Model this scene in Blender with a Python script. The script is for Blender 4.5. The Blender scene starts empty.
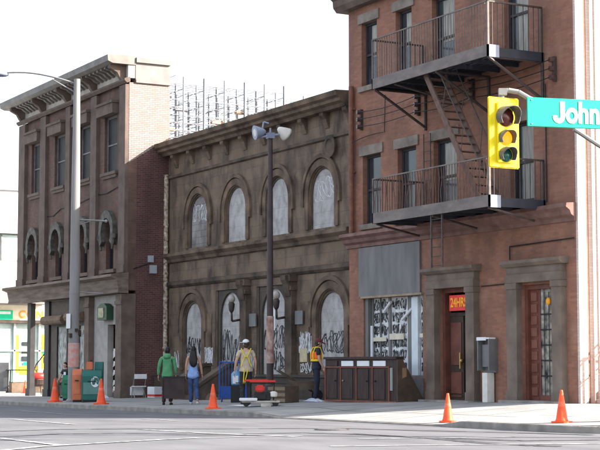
import bpy, bmesh, math, random
from mathutils import Vector, Matrix
S = bpy.context.scene
COL = S.collection
R = math.radians
RNG = random.Random(7)
PI = math.pi

# ------------------------------------------------------------------ camera
cam_data = bpy.data.cameras.new('camera'); cam = bpy.data.objects.new('camera', cam_data); COL.objects.link(cam)
EYE = 1.40
cam.location = (0, 0, EYE)
HEAD, PITCH = R(28.4435), R(5.0006)
FW = Vector((-math.cos(HEAD)*math.cos(PITCH), math.sin(HEAD)*math.cos(PITCH), math.sin(PITCH)))
cam.rotation_euler = FW.to_track_quat('-Z', 'Y').to_euler()
cam_data.sensor_fit = 'HORIZONTAL'; cam_data.sensor_width = 36; cam_data.lens = 96.0
cam_data.clip_start = 0.1; cam_data.clip_end = 4000
S.camera = cam

# ------------------------------------------------------------------ sky and sun
SUN_EL = R(28.3); SUN_DIR = Vector((0.635*math.cos(SUN_EL), 0.772*math.cos(SUN_EL), math.sin(SUN_EL))).normalized()
world = bpy.data.worlds.new('World'); S.world = world; world.use_nodes = True
nt = world.node_tree; bgn = nt.nodes['Background']
sky = nt.nodes.new('ShaderNodeTexSky'); sky.sky_type = 'NISHITA'; sky.sun_disc = False
sky.sun_elevation = SUN_EL; sky.sun_rotation = math.atan2(SUN_DIR.x, SUN_DIR.y)
sky.dust_density = 3.0; sky.air_density = 1.0; sky.ozone_density = 1.0
# thin bright high haze over the blue
hz = nt.nodes.new('ShaderNodeMix'); hz.data_type = 'RGBA'; hz.inputs['Factor'].default_value = .6; hz.inputs['B'].default_value = (1.75, 1.72, 1.72, 1)
nt.links.new(sky.outputs[0], hz.inputs['A']); nt.links.new(hz.outputs['Result'], bgn.inputs[0]); bgn.inputs[1].default_value = 0.15
sd = bpy.data.lights.new('sun', 'SUN'); sd.energy = 3.7; sd.angle = R(0.53); sd.color = (1.0, 0.93, 0.84)
sun = bpy.data.objects.new('sun', sd); COL.objects.link(sun); sun.location = (10, 40, 60)
sun.rotation_euler = SUN_DIR.to_track_quat('Z', 'Y').to_euler()
S.view_settings.view_transform = 'Standard'; S.view_settings.look = 'None'
S.view_settings.gamma = 1.0; S.view_settings.use_curve_mapping = False
S.view_settings.exposure = 2.2

# ------------------------------------------------------------------ materials
def nodes(name):
    m = bpy.data.materials.new(name); m.use_nodes = True
    t = m.node_tree; b = t.nodes['Principled BSDF']; return m, t, b
def mat(name, col, rough=0.7, var=0.12, scale=3.0, metal=0.0, bump=0.0, col2=None, detail=5.0, spec=0.3, stretch=None):
    m, t, b = nodes(name); N = t.nodes.new; L = t.links.new
    b.inputs['Roughness'].default_value = rough; b.inputs['Metallic'].default_value = metal
    b.inputs['Specular IOR Level'].default_value = spec
    g = N('ShaderNodeNewGeometry'); nz = N('ShaderNodeTexNoise'); nz.inputs['Scale'].default_value = scale; nz.inputs['Detail'].default_value = detail
    mp = N('ShaderNodeMapping'); mp.inputs['Scale'].default_value = stretch or (1, 1, 1)
    L(g.outputs['Position'], mp.inputs[0]); L(mp.outputs[0], nz.inputs['Vector'])
    rp = N('ShaderNodeValToRGB'); rp.color_ramp.elements[0].position = .32; rp.color_ramp.elements[1].position = .68
    c2 = col2 or tuple(min(1, c*(1+var)) for c in col)
    c1 = col if col2 else tuple(c*(1-var) for c in col)
    rp.color_ramp.elements[0].color = (*c1, 1); rp.color_ramp.elements[1].color = (*c2, 1)
    L(nz.outputs['Fac'], rp.inputs[0]); L(rp.outputs[0], b.inputs['Base Color'])
    if bump:
        bp = N('ShaderNodeBump'); bp.inputs['Strength'].default_value = bump; bp.inputs['Distance'].default_value = .03
        n2 = N('ShaderNodeTexNoise'); n2.inputs['Scale'].default_value = scale*6; n2.inputs['Detail'].default_value = 6
        L(mp.outputs[0], n2.inputs['Vector']); L(n2.outputs['Fac'], bp.inputs['Height']); L(bp.outputs[0], b.inputs['Normal'])
    return m
def masonry(name, c1, c2, mortar, bw=.22, bh=.075, ms=.008, rough=.85, stain=None, stain_amt=.5, bump=.35, off=.5, stain_scale=.5, pale=None, pale_amt=.0, vmul=(.5, .5, .22)):
    # courses laid along the wall (x+y) and up (z), broken up by large stains
    m, t, b = nodes(name); N = t.nodes.new; L = t.links.new
    b.inputs['Roughness'].default_value = rough; b.inputs['Specular IOR Level'].default_value = .2
    g = N('ShaderNodeNewGeometry'); sp = N('ShaderNodeSeparateXYZ'); L(g.outputs['Position'], sp.inputs[0])
    ad = N('ShaderNodeMath'); ad.operation = 'ADD'; L(sp.outputs[0], ad.inputs[0]); L(sp.outputs[1], ad.inputs[1])
    cb = N('ShaderNodeCombineXYZ'); L(ad.outputs[0], cb.inputs[0]); L(sp.outputs[2], cb.inputs[1])
    br = N('ShaderNodeTexBrick'); br.offset = off; L(cb.outputs[0], br.inputs['Vector'])
    br.inputs['Scale'].default_value = 1; br.inputs['Brick Width'].default_value = bw; br.inputs['Row Height'].default_value = bh
    br.inputs['Mortar Size'].default_value = ms; br.inputs['Mortar Smooth'].default_value = .3
    br.inputs['Color1'].default_value = (*c1, 1); br.inputs['Color2'].default_value = (*c2, 1); br.inputs['Mortar'].default_value = (*mortar, 1)
    mp = N('ShaderNodeMapping'); mp.inputs['Scale'].default_value = vmul; L(g.outputs['Position'], mp.inputs[0])
    nz = N('ShaderNodeTexNoise'); nz.inputs['Scale'].default_value = stain_scale*4; nz.inputs['Detail'].default_value = 8; nz.inputs['Roughness'].default_value = .62
    L(mp.outputs[0], nz.inputs['Vector'])
    rp = N('ShaderNodeMapRange'); rp.inputs['From Min'].default_value = .42; rp.inputs['From Max'].default_value = .68; rp.inputs['To Max'].default_value = stain_amt
    L(nz.outputs['Fac'], rp.inputs['Value'])
    mx = N('ShaderNodeMix'); mx.data_type = 'RGBA'; L(rp.outputs[0], mx.inputs['Factor']); L(br.outputs['Color'], mx.inputs['A'])
    mx.inputs['B'].default_value = (*(stain or tuple(c*.5 for c in c1)), 1)
    out = mx.outputs['Result']
    if pale_amt:
        n3 = N('ShaderNodeTexNoise'); n3.inputs['Scale'].default_value = 1.1; n3.inputs['Detail'].default_value = 9; L(g.outputs['Position'], n3.inputs['Vector'])
        r3 = N('ShaderNodeMapRange'); r3.inputs['From Min'].default_value = .56; r3.inputs['From Max'].default_value = .75; r3.inputs['To Max'].default_value = pale_amt
        L(n3.outputs['Fac'], r3.inputs['Value']); m2 = N('ShaderNodeMix'); m2.data_type = 'RGBA'
        L(r3.outputs[0], m2.inputs['Factor']); L(out, m2.inputs['A']); m2.inputs['B'].default_value = (*pale, 1); out = m2.outputs['Result']
    L(out, b.inputs['Base Color'])
    bp = N('ShaderNodeBump'); bp.inputs['Strength'].default_value = bump; bp.inputs['Distance'].default_value = .01; bp.invert = True
    L(br.outputs['Fac'], bp.inputs['Height']); L(bp.outputs[0], b.inputs['Normal'])
    return m
def emis(name, col, st):
    m, t, b = nodes(name); b.inputs['Base Color'].default_value = (.02, .01, 0, 1)
    b.inputs['Emission Color'].default_value = (*col, 1); b.inputs['Emission Strength'].default_value = st; return m
M = {}
M['brickC'] = masonry('weathered red brick', (.325, .152, .10), (.255, .115, .08), (.235, .15, .115), stain=(.14, .082, .062), stain_amt=.75, pale=(.38, .23, .17), pale_amt=.45, ms=.007)
M['brickCside'] = masonry('pale painted brick', (.60, .50, .45), (.52, .42, .38), (.46, .40, .36), stain=(.48, .34, .28), stain_amt=.35)
M['brickA'] = masonry('brown painted masonry', (.165, .102, .08), (.13, .08, .064), (.13, .085, .07), stain=(.068, .047, .04), stain_amt=.7, bump=.15, ms=.006, pale=(.22, .15, .12), pale_amt=.5, stain_scale=.6)
M['brickAside'] = masonry('dark purple brick', (.15, .066, .058), (.095, .044, .044), (.17, .115, .105), stain=(.06, .036, .036), stain_amt=.6, ms=.011)
M['brickApale'] = masonry('whitewashed upper brick', (.37, .315, .295), (.26, .215, .20), (.17, .14, .13), stain=(.24, .185, .17), stain_amt=.7, ms=.013)  # pale version of the side brick, sunlight put into the colour
M['stoneB'] = masonry('soot stained sandstone', (.205, .147, .106), (.17, .122, .089), (.13, .094, .07), bw=.95, bh=.42, ms=.008, stain=(.055, .044, .038), stain_amt=.9, bump=.15, pale=(.29, .21, .15), pale_amt=.6, stain_scale=.5, vmul=(.9, .9, .35))
M['stoneBdark'] = masonry('blackened sandstone', (.11, .088, .07), (.09, .073, .06), (.065, .053, .045), bw=.8, bh=.36, ms=.009, stain=(.04, .035, .031), stain_amt=.8, bump=.2)
M['stoneTrim'] = mat('grimy carved stone', (.062, .047, .038), .9, 0, 1.5, col2=(.215, .152, .108), bump=.4, spec=.15, detail=10)
M['stoneTrimDark'] = mat('sooty stone', (.05, .041, .035), .9, 0, 1.6, col2=(.15, .113, .085), bump=.4, spec=.15, detail=10)
M['stoneC'] = mat('grey brown door stone', (.125, .097, .08), .85, 0, 1.8, col2=(.21, .165, .135), bump=.25, spec=.2, detail=8)
M['lintel'] = mat('brownish lintel stone', (.16, .135, .115), .85, 0, 3, col2=(.27, .23, .195), bump=.25, spec=.2)
M['cornC'] = mat('red brown moulding', (.15, .085, .072), .8, 0, 3, col2=(.24, .14, .12), bump=.2, spec=.2)
M['trimA'] = mat('grey brown trim', (.11, .082, .068), .8, 0, 2, col2=(.18, .135, .11), bump=.2, spec=.2)
M['pilA'] = mat('brown grey painted pilaster', (.11, .08, .068), .8, 0, 2, col2=(.165, .12, .10), bump=.15, spec=.2)
M['hoodA'] = mat('olive grey window hood', (.045, .042, .036), .7, 0, 5, col2=(.13, .12, .10), spec=.3)
M['cornA'] = mat('grey cornice metal', (.16, .142, .13), .6, 0, 2.5, col2=(.24, .22, .20), spec=.3)
M['friezeA'] = mat('cream frieze paint', (.40, .36, .31), .7, 0, 2.5, col2=(.52, .475, .42), spec=.3)
M['endA'] = mat('tan parapet paint', (.19, .172, .165), .7, 0, 2, col2=(.25, .23, .22))
M['bandA'] = mat('weathered brown fascia', (.115, .085, .07), .8, 0, 2.5, col2=(.22, .17, .135), bump=.3, stretch=(.4, 1, 3))
M['dark'] = mat('dark interior', (.022, .02, .02), .9, .3, 2)
M['darkbrown'] = mat('dark brown wood', (.055, .035, .028), .6, .25, 4)
M['redwood'] = mat('red brown door paint', (.15, .055, .04), .55, .25, 3)
M['glass'] = mat('dark window glass', (.035, .042, .05), .12, .4, 1.2, spec=.4)
M['glassdull'] = mat('dusty dark glass', (.03, .028, .03), .5, .4, 1.2, spec=.12)
M['curtain'] = mat('grey window curtain', (.24, .23, .20), .8, 0, 5, col2=(.42, .40, .36), stretch=(6, 6, .5))
M['frame'] = mat('dark window frame', (.04, .037, .04), .6, .2, 4)
M['framegrey'] = mat('grey window frame', (.16, .15, .15), .6, .2, 4)
M['board'] = masonry('dirty whitewashed boarding', (.46, .44, .43), (.42, .40, .39), (.36, .345, .335), bw=1.3, bh=.4, ms=.012, stain=(.24, .225, .22), stain_amt=.8, bump=.1, stain_scale=.8, vmul=(1.2, 1, .8), pale=(.54, .52, .50), pale_amt=.7)
M['board2'] = masonry('grey boarding', (.30, .28, .27), (.25, .235, .225), (.17, .16, .15), bw=.5, bh=.25, ms=.014, stain=(.09, .082, .08), stain_amt=.85, bump=.15, stain_scale=1.1, pale=(.45, .43, .42), pale_amt=.6)
M['ink'] = mat('black spray paint', (.018, .018, .022), .5, .2, 4)
M['inkwhite'] = mat('white spray paint', (.62, .62, .64), .6, .15, 4)
M['iron'] = mat('black rusty iron', (.035, .03, .03), .55, 0, 7, col2=(.075, .052, .045), spec=.4)
M['irongrey'] = mat('worn grey iron', (.11, .095, .088), .6, 0, 3, col2=(.19, .155, .14), spec=.35, stretch=(1, 1, 2))
M['ironred'] = mat('rusty stair iron', (.10, .058, .045), .7, 0, 6, col2=(.16, .10, .08), spec=.3)
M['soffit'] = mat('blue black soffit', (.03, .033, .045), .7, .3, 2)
M['panelgrey'] = mat('slate grey panel paint', (.135, .132, .132), .75, 0, 1.3, col2=(.20, .195, .19), bump=.2, stretch=(2.5, 1, .7))
M['pipered'] = mat('rust brown downpipe', (.14, .055, .036), .6, 0, 5, col2=(.21, .095, .06))
M['pipepeel'] = mat('peeling cream pipe paint', (.14, .065, .04), .7, 0, 9, col2=(.62, .55, .44), detail=3)
M['asphalt'] = mat('worn grey asphalt', (.115, .115, .124), .92, 0, .7, col2=(.165, .165, .174), bump=.3, detail=12, spec=.12, stretch=(.5, 1.2, 1))
M['concrete'] = mat('sidewalk concrete', (.26, .255, .245), .9, 0, .8, col2=(.37, .36, .345), bump=.2, detail=10, spec=.15)
M['kerb'] = mat('kerb concrete', (.20, .185, .165), .9, 0, 3, col2=(.33, .30, .27), bump=.2)
M['tar'] = mat('tar crack filler', (.062, .063, .072), .85, .3, 3)  # dark colour standing in for the shadows of overhead wires
M['line'] = mat('worn white road paint', (.15, .15, .155), .8, 0, 5, col2=(.48, .48, .47), detail=10)
M['cone'] = mat('orange cone plastic', (.80, .095, .03), .5, .1, 4)
M['conewhite'] = mat('pale cone collar', (.85, .4, .3), .5, .1, 4)
M['skin'] = mat('skin', (.42, .24, .17), .6, .06, 9)
M['skinpale'] = mat('fair skin', (.52, .31, .23), .6, .06, 9)
M['eye'] = mat('dark eye', (.02, .015, .015), .3, .1, 5)
M['black'] = mat('matt black', (.02, .02, .022), .6, .2, 5)
M['hair'] = mat('black hair', (.012, .01, .01), .45, .4, 20, stretch=(1, 1, .2))
M['hairbrown'] = mat('brown hair', (.05, .03, .02), .6, .3, 20)
M['green'] = mat('green jacket cloth', (.085, .29, .135), .8, .18, 5)
M['brownpants'] = mat('dark brown trousers', (.05, .028, .027), .85, .2, 6)
M['bluetop'] = mat('pale blue cotton', (.24, .37, .68), .8, .12, 6)
M['jeans'] = mat('blue denim', (.035, .065, .16), .85, .25, 6)
M['shirt'] = mat('beige work shirt', (.50, .42, .32), .85, .12, 6)
M['yellow'] = mat('yellow webbing', (.75, .62, .03), .6, .08, 6)
M['orange'] = mat('orange safety cloth', (.85, .16, .02), .7, .08, 6)
M['navy'] = mat('navy uniform', (.02, .024, .042), .8, .2, 6)
M['white'] = mat('white plastic', (.72, .73, .75), .5, .05, 5)
M['red'] = mat('red paint', (.62, .04, .03), .45, .1, 5)
M['darkred'] = mat('dark red cap', (.14, .03, .035), .8, .1, 5)
M['shoe'] = mat('dark leather', (.035, .025, .02), .6, .2, 5)
M['shoegrey'] = mat('grey trainers', (.45, .45, .47), .7, .1, 5)
M['pants'] = mat('grey green trousers', (.11, .11, .09), .85, .2, 5)
M['tealbox'] = mat('teal green enamel', (.018, .125, .105), .45, .12, 3)
M['tealgrey'] = mat('faded grey green enamel', (.10, .22, .20), .5, .12, 3)
M['orangebox'] = mat('faded orange enamel', (.58, .17, .08), .5, .15, 3)
M['polegrey'] = mat('galvanised pole', (.19, .185, .18), .6, 0, 1.5, col2=(.27, .265, .26), spec=.3, stretch=(1, 1, .3))
M['polebrown'] = mat('dark brown pole paint', (.06, .043, .045), .55, .2, 3)
M['lampwhite'] = mat('weathered white lamp', (.68, .66, .6), .5, .08, 6)
M['lampblue'] = mat('grey blue lamp metal', (.25, .29, .38), .4, .12, 5)
M['blue'] = mat('blue barrier paint', (.025, .09, .36), .5, .15, 4)
M['bluelight'] = mat('light blue plastic', (.12, .34, .62), .4, .1, 4)
M['cab'] = mat('dark brown cabinet', (.042, .025, .022), .6, .3, 3, stretch=(5, 5, .8))
M['cabtrim'] = mat('red brown cabinet trim', (.19, .065, .04), .6, .25, 4)
M['cabend'] = mat('olive brown side board', (.085, .06, .043), .7, .25, 3)
M['debris'] = mat('crumpled white plastic', (.55, .60, .72), .6, .2, 4)
M['rubble'] = mat('pale broken concrete', (.45, .42, .38), .9, .2, 5)
M['sigyellow'] = mat('signal yellow enamel', (.92, .74, .02), .4, .04, 4)
M['lensred'] = mat('dark red lens', (.10, .012, .012), .25, .2, 9, spec=.5)
M['lensgreen'] = mat('dark green lens', (.01, .09, .08), .2, .2, 9, spec=.5)
M['amber'] = emis('lit amber lens', (1.0, .36, .01), .36)
M['signgreen'] = mat('green street sign sheeting', (.004, .40, .255), .45, .03, 3)
M['signwhite'] = mat('white sign lettering', (.85, .87, .86), .5, .02, 3)
M['signred'] = mat('red painted sign', (.72, .035, .03), .5, .08, 9)
M['signamber'] = mat('orange yellow lettering', (1.0, .40, .02), .5, .08, 9)
M['wallwhite'] = mat('bright white cladding', (.66, .66, .66), .6, .05, 1)
M['shopglass'] = mat('pale green shop glass', (.42, .55, .54), .25, .25, 1.5, spec=.5)
M['shopgreen'] = mat('bright green sign', (.0, .50, .28), .5, .05, 3)
M['shopyellow'] = mat('yellow sign panel', (.80, .60, .03), .5, .08, 3)
M['shopcream'] = mat('cream fascia board', (.80, .74, .58), .5, .05, 3)
M['awning'] = mat('grey brown canopy', (.24, .22, .21), .8, .1, 3)
M['scaf'] = mat('galvanised scaffold tube', (.19, .195, .21), .6, .15, 2, spec=.3)
M['scaforange'] = mat('tan scaffold board', (.42, .27, .18), .7, .15, 2)
M['payph'] = mat('grey phone booth metal', (.15, .15, .155), .45, .15, 3)
M['meter'] = mat('pale grey meter box', (.36, .40, .44), .5, .08, 5)
M['poster'] = mat('torn paper posters', (.45, .40, .38), .8, 0, 7, col2=(.62, .22, .16), detail=3)
M['paper'] = mat('white paper', (.75, .75, .73), .8, .05, 5)
M['winpaint'] = mat('translucent patterned blind', (.14, .14, .12), .8, 0, 5.5, col2=(.60, .60, .56), detail=5, stretch=(2, 2, .8))
M['stairiron'] = mat('pale red stair rail', (.50, .25, .2), .6, .1, 3)

# ------------------------------------------------------------------ scene tree helpers
ORG = {}
def tag(o, label, cat, group=None, kind=None):
    if label: o['label'] = label
    if cat: o['category'] = cat
    if group: o['group'] = group
    if kind: o['kind'] = kind
    return o
def thing(name, label, cat, loc=(0, 0, 0), rz=0, group=None, world=True):
    o = bpy.data.objects.new(name, None); COL.objects.link(o); o.empty_display_size = .3
    o.location = loc; o.rotation_euler = (0, 0, rz); tag(o, label, cat, group)
    ORG[o.name] = Vector(loc) if world else Vector((0, 0, 0)); return o
def link(name, me, m, parent=None, org=None):
    o = bpy.data.objects.new(name, me); COL.objects.link(o)
    if m is not None and not me.materials: me.materials.append(m)
    if parent is not None:
        o.parent = parent; ORG[o.name] = ORG[parent.name]; me.transform(Matrix.Translation(-ORG[parent.name]))
    elif org is not None:
        o.location = org; me.transform(Matrix.Translation(-Vector(org))); ORG[o.name] = Vector(org)
    else: ORG[o.name] = Vector((0, 0, 0))
    return o
class MB:
    def __init__(s): s.v = []; s.f = []
    def add(s, vs, fs):
        b = len(s.v); s.v += [tuple(v) for v in vs]; s.f += [tuple(i+b for i in f) for f in fs]; return s
    def box(s, x0, x1, y0, y1, z0, z1):
        if x0 > x1: x0, x1 = x1, x0
        if y0 > y1: y0, y1 = y1, y0
        if z0 > z1: z0, z1 = z1, z0
        return s.add([(x0,y0,z0),(x1,y0,z0),(x1,y1,z0),(x0,y1,z0),(x0,y0,z1),(x1,y0,z1),(x1,y1,z1),(x0,y1,z1)],
                     [(0,3,2,1),(4,5,6,7),(0,1,5,4),(1,2,6,5),(2,3,7,6),(3,0,4,7)])
    def obox(s, c, dx, dy, dz):      # oriented box: centre and three half-axis vectors
        c, dx, dy, dz = map(Vector, (c, dx, dy, dz)); vs = []
        for k in (-1, 1):
            for i, j in ((-1,-1),(1,-1),(1,1),(-1,1)): vs.append(c+dx*i+dy*j+dz*k)
        return s.add(vs, [(0,3,2,1),(4,5,6,7),(0,1,5,4),(1,2,6,5),(2,3,7,6),(3,0,4,7)])
    def tube(s, p, q, r, n=8, r2=None, cap=True):
        p = Vector(p); q = Vector(q); d = (q-p)
        if d.length < 1e-6: return s
        d.normalize(); a = d.orthogonal().normalized(); b = d.cross(a); r2 = r if r2 is None else r2
        vs = [p+(a*math.cos(2*PI*i/n)+b*math.sin(2*PI*i/n))*r for i in range(n)] + [q+(a*math.cos(2*PI*i/n)+b*math.sin(2*PI*i/n))*r2 for i in range(n)]
        fs = [(i, (i+1) % n, n+(i+1) % n, n+i) for i in range(n)]
        if cap: fs += [tuple(range(n-1, -1, -1)), tuple(range(n, 2*n))]
        return s.add(vs, fs)
    def path(s, pts, r, n=8):
        for a, b in zip(pts, pts[1:]): s.tube(a, b, r, n)
        return s
    def lathe(s, c, prof, n=16, axis=(0, 0, 1)):
        c = Vector(c); d = Vector(axis).normalized(); a = d.orthogonal().normalized() if abs(d.z) < .999 else Vector((1, 0, 0)); b = d.cross(a)
        vs = []; fs = []
        for r, h in prof:
            for i in range(n): vs.append(c+d*h+(a*math.cos(2*PI*i/n)+b*math.sin(2*PI*i/n))*r)
        for k in range(len(prof)-1):
            for i in range(n): fs.append((k*n+i, k*n+(i+1) % n, (k+1)*n+(i+1) % n, (k+1)*n+i))
        fs.append(tuple(range(n-1, -1, -1))); fs.append(tuple(range((len(prof)-1)*n, len(prof)*n)))
        return s.add(vs, fs)
    def prism(s, poly, y0, y1, axis='y'):   # poly of (u,z) pushed through y0..y1 (or x0..x1)
        n = len(poly)
        if axis == 'y': vs = [(u, y0, z) for u, z in poly]+[(u, y1, z) for u, z in poly]
        elif axis == 'x': vs = [(y0, u, z) for u, z in poly]+[(y1, u, z) for u, z in poly]
        else: vs = [(u, z, y0) for u, z in poly]+[(u, z, y1) for u, z in poly]
        return s.add(vs, [tuple(range(n)), tuple(range(2*n-1, n-1, -1))]+[(i, n+i, n+(i+1) % n, (i+1) % n) for i in range(n)])
    def strip(s, inner, outer, y0, y1):      # a band between two outlines, extruded in y
        n = len(inner); vs = [(u, y0, z) for u, z in inner]+[(u, y0, z) for u, z in outer]+[(u, y1, z) for u, z in inner]+[(u, y1, z) for u, z in outer]
        fs = []
        for i in range(n-1):
            fs += [(i, i+1, n+i+1, n+i), (2*n+i, 3*n+i, 3*n+i+1, 2*n+i+1), (i, 2*n+i, 2*n+i+1, i+1), (n+i, n+i+1, 3*n+i+1, 3*n+i)]
        fs += [(0, n, 3*n, 2*n), (n-1, 3*n-1, 4*n-1, 2*n-1)]
        return s.add(vs, fs)
    def mould(s, x0, x1, prof, left=None, right=None):  # moulding along x, profile of (y,z)
        return s.prism(prof, x0, x1, 'x')
    def ball(s, c, r, n=10, m=7):
        rx, ry, rz = (r, r, r) if not hasattr(r, '__len__') else r; c = Vector(c); vs = []; fs = []
        for j in range(1, m):
            ph = PI*j/m
            for i in range(n): vs.append(c+Vector((rx*math.sin(ph)*math.cos(2*PI*i/n), ry*math.sin(ph)*math.sin(2*PI*i/n), rz*math.cos(ph))))
        vs += [c+Vector((0, 0, rz)), c-Vector((0, 0, rz))]; T = len(vs)-2; B = T+1
        for j in range(m-2):
            for i in range(n): fs.append((j*n+i, (j+1)*n+i, (j+1)*n+(i+1) % n, j*n+(i+1) % n))
        for i in range(n): fs += [(T, i, (i+1) % n), (B, (m-2)*n+(i+1) % n, (m-2)*n+i)]
        return s.add(vs, fs)
    def build(s, name, m, parent=None, org=None, smooth=False, bevel=0, fix=True):
        me = bpy.data.meshes.new(name); me.from_pydata(s.v, [], s.f); me.update()
        if fix:
            bm = bmesh.new(); bm.from_mesh(me)
            if bevel:
                bmesh.ops.bevel(bm, geom=[e for e in bm.edges if len(e.link_faces) == 2 and e.calc_face_angle(0) > .6], offset=bevel, segments=2, affect='EDGES', clamp_overlap=True)
            bmesh.ops.recalc_face_normals(bm, faces=bm.faces); bm.to_mesh(me); bm.free()
        if smooth: me.polygons.foreach_set('use_smooth', [True]*len(me.polygons))
        return link(name, me, M[m] if isinstance(m, str) else m, parent, org)
def rect(a, b, c, d): return [(a, c), (b, c), (b, d), (a, d)]
def arch_pts(x0, x1, zs, rise=None, n=18):
    c = (x0+x1)/2; r = (x1-x0)/2; rise = r if rise is None else rise
    return [(c+r*math.cos(PI*i/n), zs+rise*math.sin(PI*i/n)) for i in range(n+1)]
def arch(x0, x1, z0, zs, rise=None): return [(x1, z0)]+arch_pts(x0, x1, zs, rise)+[(x0, z0)]
def wall(name, m, parent, outline, holes, y0, th, axis='y'):
    cu = bpy.data.curves.new(name, 'CURVE'); cu.dimensions = '2D'; cu.fill_mode = 'BOTH'; cu.extrude = th/2
    for poly in [outline]+holes:
        sp = cu.splines.new('POLY'); sp.points.add(len(poly)-1); sp.use_cyclic_u = True
        for i, (u, z) in enumerate(poly): sp.points[i].co = (u, z, 0, 1)
    tmp = bpy.data.objects.new('tmp', cu); COL.objects.link(tmp); dg = bpy.context.evaluated_depsgraph_get(); dg.update()
    me = bpy.data.meshes.new_from_object(tmp.evaluated_get(dg)); bpy.data.objects.remove(tmp)
    for v in me.vertices:
        u, z, w = v.co; v.co = (u, y0+th/2+w, z) if axis == 'y' else (y0+th/2+w, u, z)
    bm = bmesh.new(); bm.from_mesh(me); bmesh.ops.remove_doubles(bm, verts=bm.verts, dist=1e-5); bmesh.ops.recalc_face_normals(bm, faces=bm.faces); bm.to_mesh(me); bm.free()
    me.materials.clear(); me.polygons.foreach_set('use_smooth', [False]*len(me.polygons))
    return link(name, me, M[m] if isinstance(m, str) else m, parent)
def text(body, size, depth, m, name, parent, mtx, bold=.0, sx=1.0):
    cu = bpy.data.curves.new('txt', 'FONT'); cu.body = body; cu.size = size; cu.extrude = depth; cu.offset = bold; cu.align_x = 'CENTER'; cu.align_y = 'CENTER'
    tmp = bpy.data.objects.new('tmp', cu); COL.objects.link(tmp); dg = bpy.context.evaluated_depsgraph_get(); dg.update()
    me = bpy.data.meshes.new_from_object(tmp.evaluated_get(dg)); bpy.data.objects.remove(tmp)
    me.transform(Matrix.Diagonal((sx, 1, 1, 1))); me.transform(mtx); me.materials.clear()
    return link(name, me, M[m] if isinstance(m, str) else m, parent)
def frame_mtx(c, right, up):     # text plane: x -> right, y -> up
    r = Vector(right).normalized(); u = Vector(up).normalized(); n = r.cross(u)
    return Matrix.Translation(Vector(c)) @ Matrix((r, u, n)).transposed().to_4x4()
def scribble(mb, x0, x1, z0, z1, y, n, w, rng, axis='y'):
    # spray-can lettering: bundles of looping strokes, each a thin raised ribbon
    for i_ in range(n):
        gw = (x1-x0)/n*rng.uniform(1.3, 2.0); cx = x0+(i_+.5)*(x1-x0)/n+rng.uniform(-.1, .1)*gw; cz = (z0+z1)/2+rng.uniform(-.08, .08)*(z1-z0)
        hh = (z1-z0)*rng.uniform(.28, .46)
        for _ in range(2):
            ph = rng.uniform(0, 6.28); k1 = rng.choice((1, 1, 2)); k2 = rng.choice((1, 1, 2)); a0 = rng.uniform(0, 6); ln = rng.uniform(2.5, 5.5); N = 20; pts = []; sx_ = rng.uniform(.6, 1); sk = rng.uniform(-.2, .3)
            for i in range(N+1):
                t = a0+ln*i/N; dz_ = hh*math.cos(k2*t); pts.append((min(x1, max(x0, cx+gw*.5*sx_*math.sin(k1*t+ph)+sk*dz_)), min(z1, max(z0, cz+dz_))))
            for (a, b), (c, d) in zip(pts, pts[1:]):
                dx, dz = c-a, d-b; l = math.hypot(dx, dz)
                if l < 1e-4: continue
                ww = w*rng.uniform(.75, 1.2); nx, nz = -dz/l*ww/2, dx/l*ww/2; ex, ez = dx/l*ww*.3, dz/l*ww*.3
                q = [(a-nx-ex, b-nz-ez), (c-nx+ex, d-nz+ez), (c+nx+ex, d+nz+ez), (a+nx-ex, b+nz-ez)]
                yy = y-rng.uniform(.0005, .004)
                mb.add([(u, yy, z) for u, z in q] if axis == 'y' else [(yy, u, z) for u, z in q], [(0, 1, 2, 3)])
def clone(o, name, loc, rz, label, scale=None):
    def cp(s, par):
        c = s.copy(); c.parent = par; COL.objects.link(c); ORG[c.name] = ORG[s.name]
        for ch in [k for k in COL.objects if k.parent == s and k != c]: cp(ch, c)
        return c
    r = cp(o, None); r.location = loc; r.rotation_euler = (0, 0, rz); r['label'] = label
    if scale: r.scale = scale
    return r

# ------------------------------------------------------------------ ground
def roadz(x): return max(-.12, min(.09, .006*(x+40)))
def basez(x): return max(.02, min(.44, (x+70)*.0115))
KY = 19.4
def kerbz(x):
    t = min(1, max(0, min((x+38.6)/1.6, (-28.7-x)/.8))); return roadz(x)+.135-.105*t
def gz(x, y):
    if y < KY: return roadz(x)
    t = min(1, (y-KY)/(24.5-KY)); k = kerbz(x); return k*(1-t)+max(basez(x), k)*t
xs = [-1500, -400, -150] + [-100+2*i for i in range(51)] + [20, 60, 150, 500, 1500]
ys = [-1500, -300, -60, 0, 20, 30, 60, 200, 700, 1500]
mb = MB(); vs = [(x, y, roadz(x)) for x in xs for y in ys]; ny = len(ys)
mb.add(vs, [(i*ny+j, (i+1)*ny+j, (i+1)*ny+j+1, i*ny+j+1) for i in range(len(xs)-1) for j in range(ny-1)])
tag(mb.build('road', 'asphalt', fix=False), None, None, kind='structure')
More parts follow.
